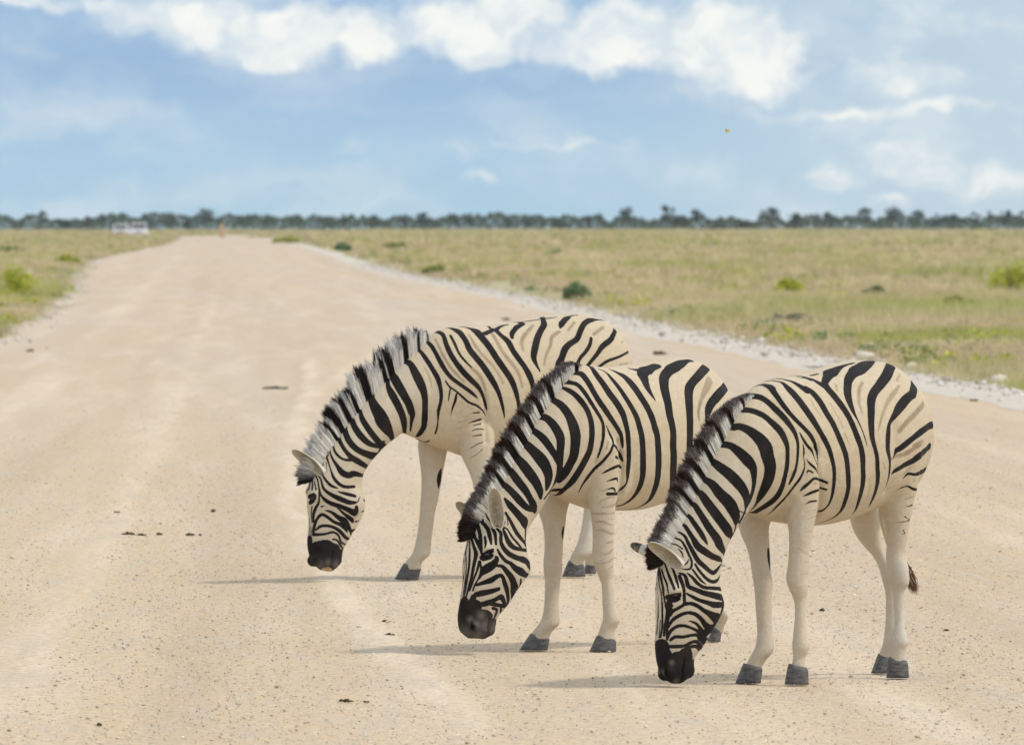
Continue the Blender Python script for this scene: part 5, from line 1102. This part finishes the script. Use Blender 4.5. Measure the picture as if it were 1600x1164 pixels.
Zm = dict(D=48.02, anchor=891, yaw=52, ntrunk=len(RT2), sec=RT2 + neck([
 (903,573,895,786,.18,50,.2,.1),(880,594,872,775,.15,44,.3,.15),(858,622,855,771,.125,40,.35,.2),(838,652,845,786,.11,36,.4,.2),(819,684,838,801,.10,34,.4,.2),(802,714,829,816,.092,32,.4,.2),
 (786,744,821,832,.088,31,.35,.25),(768,776,819,849,.088,30,.3,.3),(750,805,822,866,.09,30,.25,.4),
 (736,830,826,882,.095,30,.2,.4),(728,856,826,896,.095,30,.25,.45),(725,882,817,911,.086,30,.3,.45),(724,906,805,928,.072,30,.3,.35),
 (721,928,792,947,.062,30,.2,.2),(718,950,776,965,.058,30,.1,.1),(717,968,773,977,.056,30,.1,.1),(720,985,768,990,.05,30,.1,.1),(732,997,756,999,.03,30,0,0)]),
 legs=[dict(s=.14, rings=[(946,1003,30),(948.5,985,25),(955,971,28),(955,962,26),(951,940,20),(949.5,915,19),(947,905,20),(945.5,892,27),(943,877,32),(942.5,861,33),(942.5,842,33),(943,824,36),(942.5,805,39),(941.5,792,43),(940,770,50),(939,740,56),(938,700,62),(938,670,60)], hoof=(931,963,998,921,963,1017.5)),
  dict(s=-.13, rings=[(842,1000,32),(846,988,30),(857,976,33),(860.5,965,29),(862,940,24),(863.5,909,23),(864,900,26),(864.5,890,29),(864,877,30),(865,855,30),(865,836,32),(865,817,38),(864,805,42),(865,792,46),(868,775,50),(873,750,54)], hoof=(827,859,995,811,856,1015.6)),
  dict(s=.11, rings=[(1120,990,20),(1124,976,18),(1128,962,22),(1120,942,18),(1114,925,16),(1111,900,17),(1110,880,22),(1108,860,26),(1106,830,26),(1103,800,34),(1099,770,50),(1096,740,66),(1094,700,74),(1092,670,70)], hoof=(1109,1128,983,1105,1126,1002)),
  dict(s=-.11, rings=[(1088,985,20),(1093,965,22),(1088,935,16),(1086,895,17),(1085,870,22),(1084,850,24),(1080,820,28),(1072,790,42),(1072,750,56)], hoof=(1078,1098,979,1074,1098,998))],
 mass=[(928,720,.12,36,68,.10,52,True),(790,890,.045,28,33,.045,30,True),(762,858,.056,20,15,.030,30,True),(764,982,0,9,12,.035,30,False),(738,980,.03,13,13,.026,30,True)],
 tail=[(1130,630,20),(1124,700,18),(1112,770,14),(1104,830,12),(1101,860,10)], tuft=(1098,930),
 eye=(761,866), nostril=(738,980), headx=830, heady=815, groove=[([(737,974),(738.5,980),(740.5,987)], .014, .006),([(866,766),(885,715),(897,670),(902,630)], .007, .03),([(756,998),(762,982),(764,966)], .009, .006),([(967,690),(972,730),(970,770),(962,795)], .014, .014)],
 strokes=Z2S, bellyz=.72, grey=[(728,990,10),(745,994,11),(757,978,8),(771,982,7),(745,976,7),(735,968,4),(752,962,6)],
 ears=[(778,824,771,762,-.11,(.05,-1,-.05),.037),(744,812,712,786,.10,(-.6,-.5,-.3),.036)],
 mane=((len(RT2)) * 4 + 0, (len(RT2) + 9) * 4 + 1), mlen=([0,.06,.2,.5,.9,1],[.03,.07,.10,.115,.095,.07]), lean=[-.25,-.25,.25,.9], tip=(.05,.028,.018), pz=(.68,.13,.9), bth=.002, tipmix=(.65,1.2), fore=.87, rag=.15,
 label='middle zebra of the three, its head lowered before the right zebra, front hooves apart')
RT1 = trunk([(978,560,630,.04,0),(972,538,660,.11,0),(962,520,680,.16,0),(948,507,695,.19,0),(930,497,706,.21,0),(900,490,713,.23,0),(862,493,718,.245,0),(825,499,722,.26,0),(790,505,726,.265,0),(757,509,722,.26,0),(730,510,714,.24,0),(705,512,706,.21,0)], 32)
Zl = dict(D=57.55, anchor=690, yaw=32, ntrunk=len(RT1), sec=RT1 + neck([
 (684,518,688,700,.18,31,.2,.1),(663,533,663,691,.15,30,.3,.15),(641,553,641,681,.13,29,.35,.2),(620,572,628,677,.115,28,.4,.2),(598,596,615,686,.105,27,.4,.2),(576,617,602,696,.098,26,.4,.2),
 (555,642,588,711,.092,25,.4,.2),(535,668,577,724,.088,24,.35,.2),(516,696,568,740,.086,23,.3,.25),(499,722,565,756,.088,22,.25,.35),
 (487,744,567,771,.092,22,.2,.4),(481,764,570,787,.092,22,.25,.45),(480,786,567,803,.083,22,.3,.45),(482,806,558,822,.07,22,.3,.35),
 (482,826,547,840,.06,22,.2,.2),(481,845,536,858,.056,22,.1,.1),(483,864,533,872,.055,22,.1,.1),(489,879,527,885,.048,22,.1,.1),(500,890,516,893,.026,22,0,0)]),
 legs=[dict(s=.14, rings=[(752,888,24),(757,866,25),(759,845,20),(760,805,22),(758,785,28),(755,755,34),(750,727,45),(746,705,55),(744,675,58),(742,650,56)], hoof=(741,766,884,732,768,907)),
  dict(s=-.13, rings=[(644,890,27),(647,878,27),(656.5,867,30),(660,857,28),(664.5,830,23),(667.5,805,23),(669,792,26),(670,785,28),(671,775,29),(673,761,31),(674.5,742,34),(676,724,39),(676.5,705,45),(678,692,50),(684,670,54),(692,645,54)], hoof=(629,658,885,616,654,905)),
  dict(s=.11, rings=[(900,886,24),(901,875,23),(908,866,30),(912,856,26),(916,836,21),(919,818,20),(922,802,22),(926,785,27),(930,768,28),(934,750,34),(938,725,48),(940,700,60),(940,670,66),(938,640,60)], hoof=(887,913,880.5,878,915,900.7)),
  dict(s=-.11, rings=[(923,886,18),(926,870,22),(927,850,17),(929,820,18),(932,790,24),(934,770,26),(932,740,36),(925,710,54),(920,690,54)], hoof=(915,931,878,913,932,896))],
 mass=[(752,640,.13,36,55,.10,32,True),(540,783,.045,24,28,.045,22,True),(494,776,.042,11,11,.026,22,True),(526,874,0,8,10,.033,22,False),(492,876,.028,10,10,.026,22,True)],
 tail=[(980,560,18),(984,600,16),(984,660,14),(982,710,12),(981,730,10)], tuft=(980,780),
 eye=(487,779), nostril=(495,872), headx=575, heady=730, groove=[([(490,872),(491,880)], .01, .006),([(655,680),(668,640),(678,600),(684,560)], .007, .03),([(512,889),(516,874),(519,862)], .006, .006),([(757,620),(760,650),(760,690)], .012, .014)],
 strokes=Z1S, bellyz=.72, grey=[(500,886,8),(512,880,5),(525,882,5)], spots=[(510,892,5,(.45,.28,.11))],
 ears=[(506,738,456,703,-.10,(-.25,-1,-.8),.038),(492,730,500,690,.12,(-.6,-.3,-.3),.04)],
 mane=((len(RT1)) * 4 + 3, (len(RT1) + 10) * 4 + 1), mlen=([0,.06,.15,.5,.9,1],[.04,.09,.125,.14,.10,.08]), lean=[-.55,-.25,.2,.8], tip=(.06,.045,.035), bth=.001, tipmix=(-.3,.8), fore=.93, rag=.45, clump=.5,
 label='left zebra, farthest of the three, with tallest spiky mane and long arched neck')
for z in (Zl, Zm, Zr): zebra(z)
# ---------------- air ----------------
bm = bmesh.new(); r_ = bmesh.ops.create_cube(bm, size=1.0)
bmesh.ops.scale(bm, vec=(6100, 4600, 16.2), verts=bm.verts); bmesh.ops.translate(bm, vec=(0, 2000, 7.0), verts=bm.verts)
hz_ = bpy.data.materials.new('haze_air'); hz_.use_nodes = True; ht = hz_.node_tree; ht.nodes.clear()
ho = ht.nodes.new('ShaderNodeOutputMaterial'); hv = ht.nodes.new('ShaderNodeVolumePrincipled')
hv.inputs['Color'].default_value = (.80, .88, .95, 1); hv.inputs['Density'].default_value = .00004; hv.inputs['Anisotropy'].default_value = .2
ht.links.new(hv.outputs[0], ho.inputs['Volume'])
tag(link('haze', bm_mesh('haze', bm), None, hz_), kind='stuff')
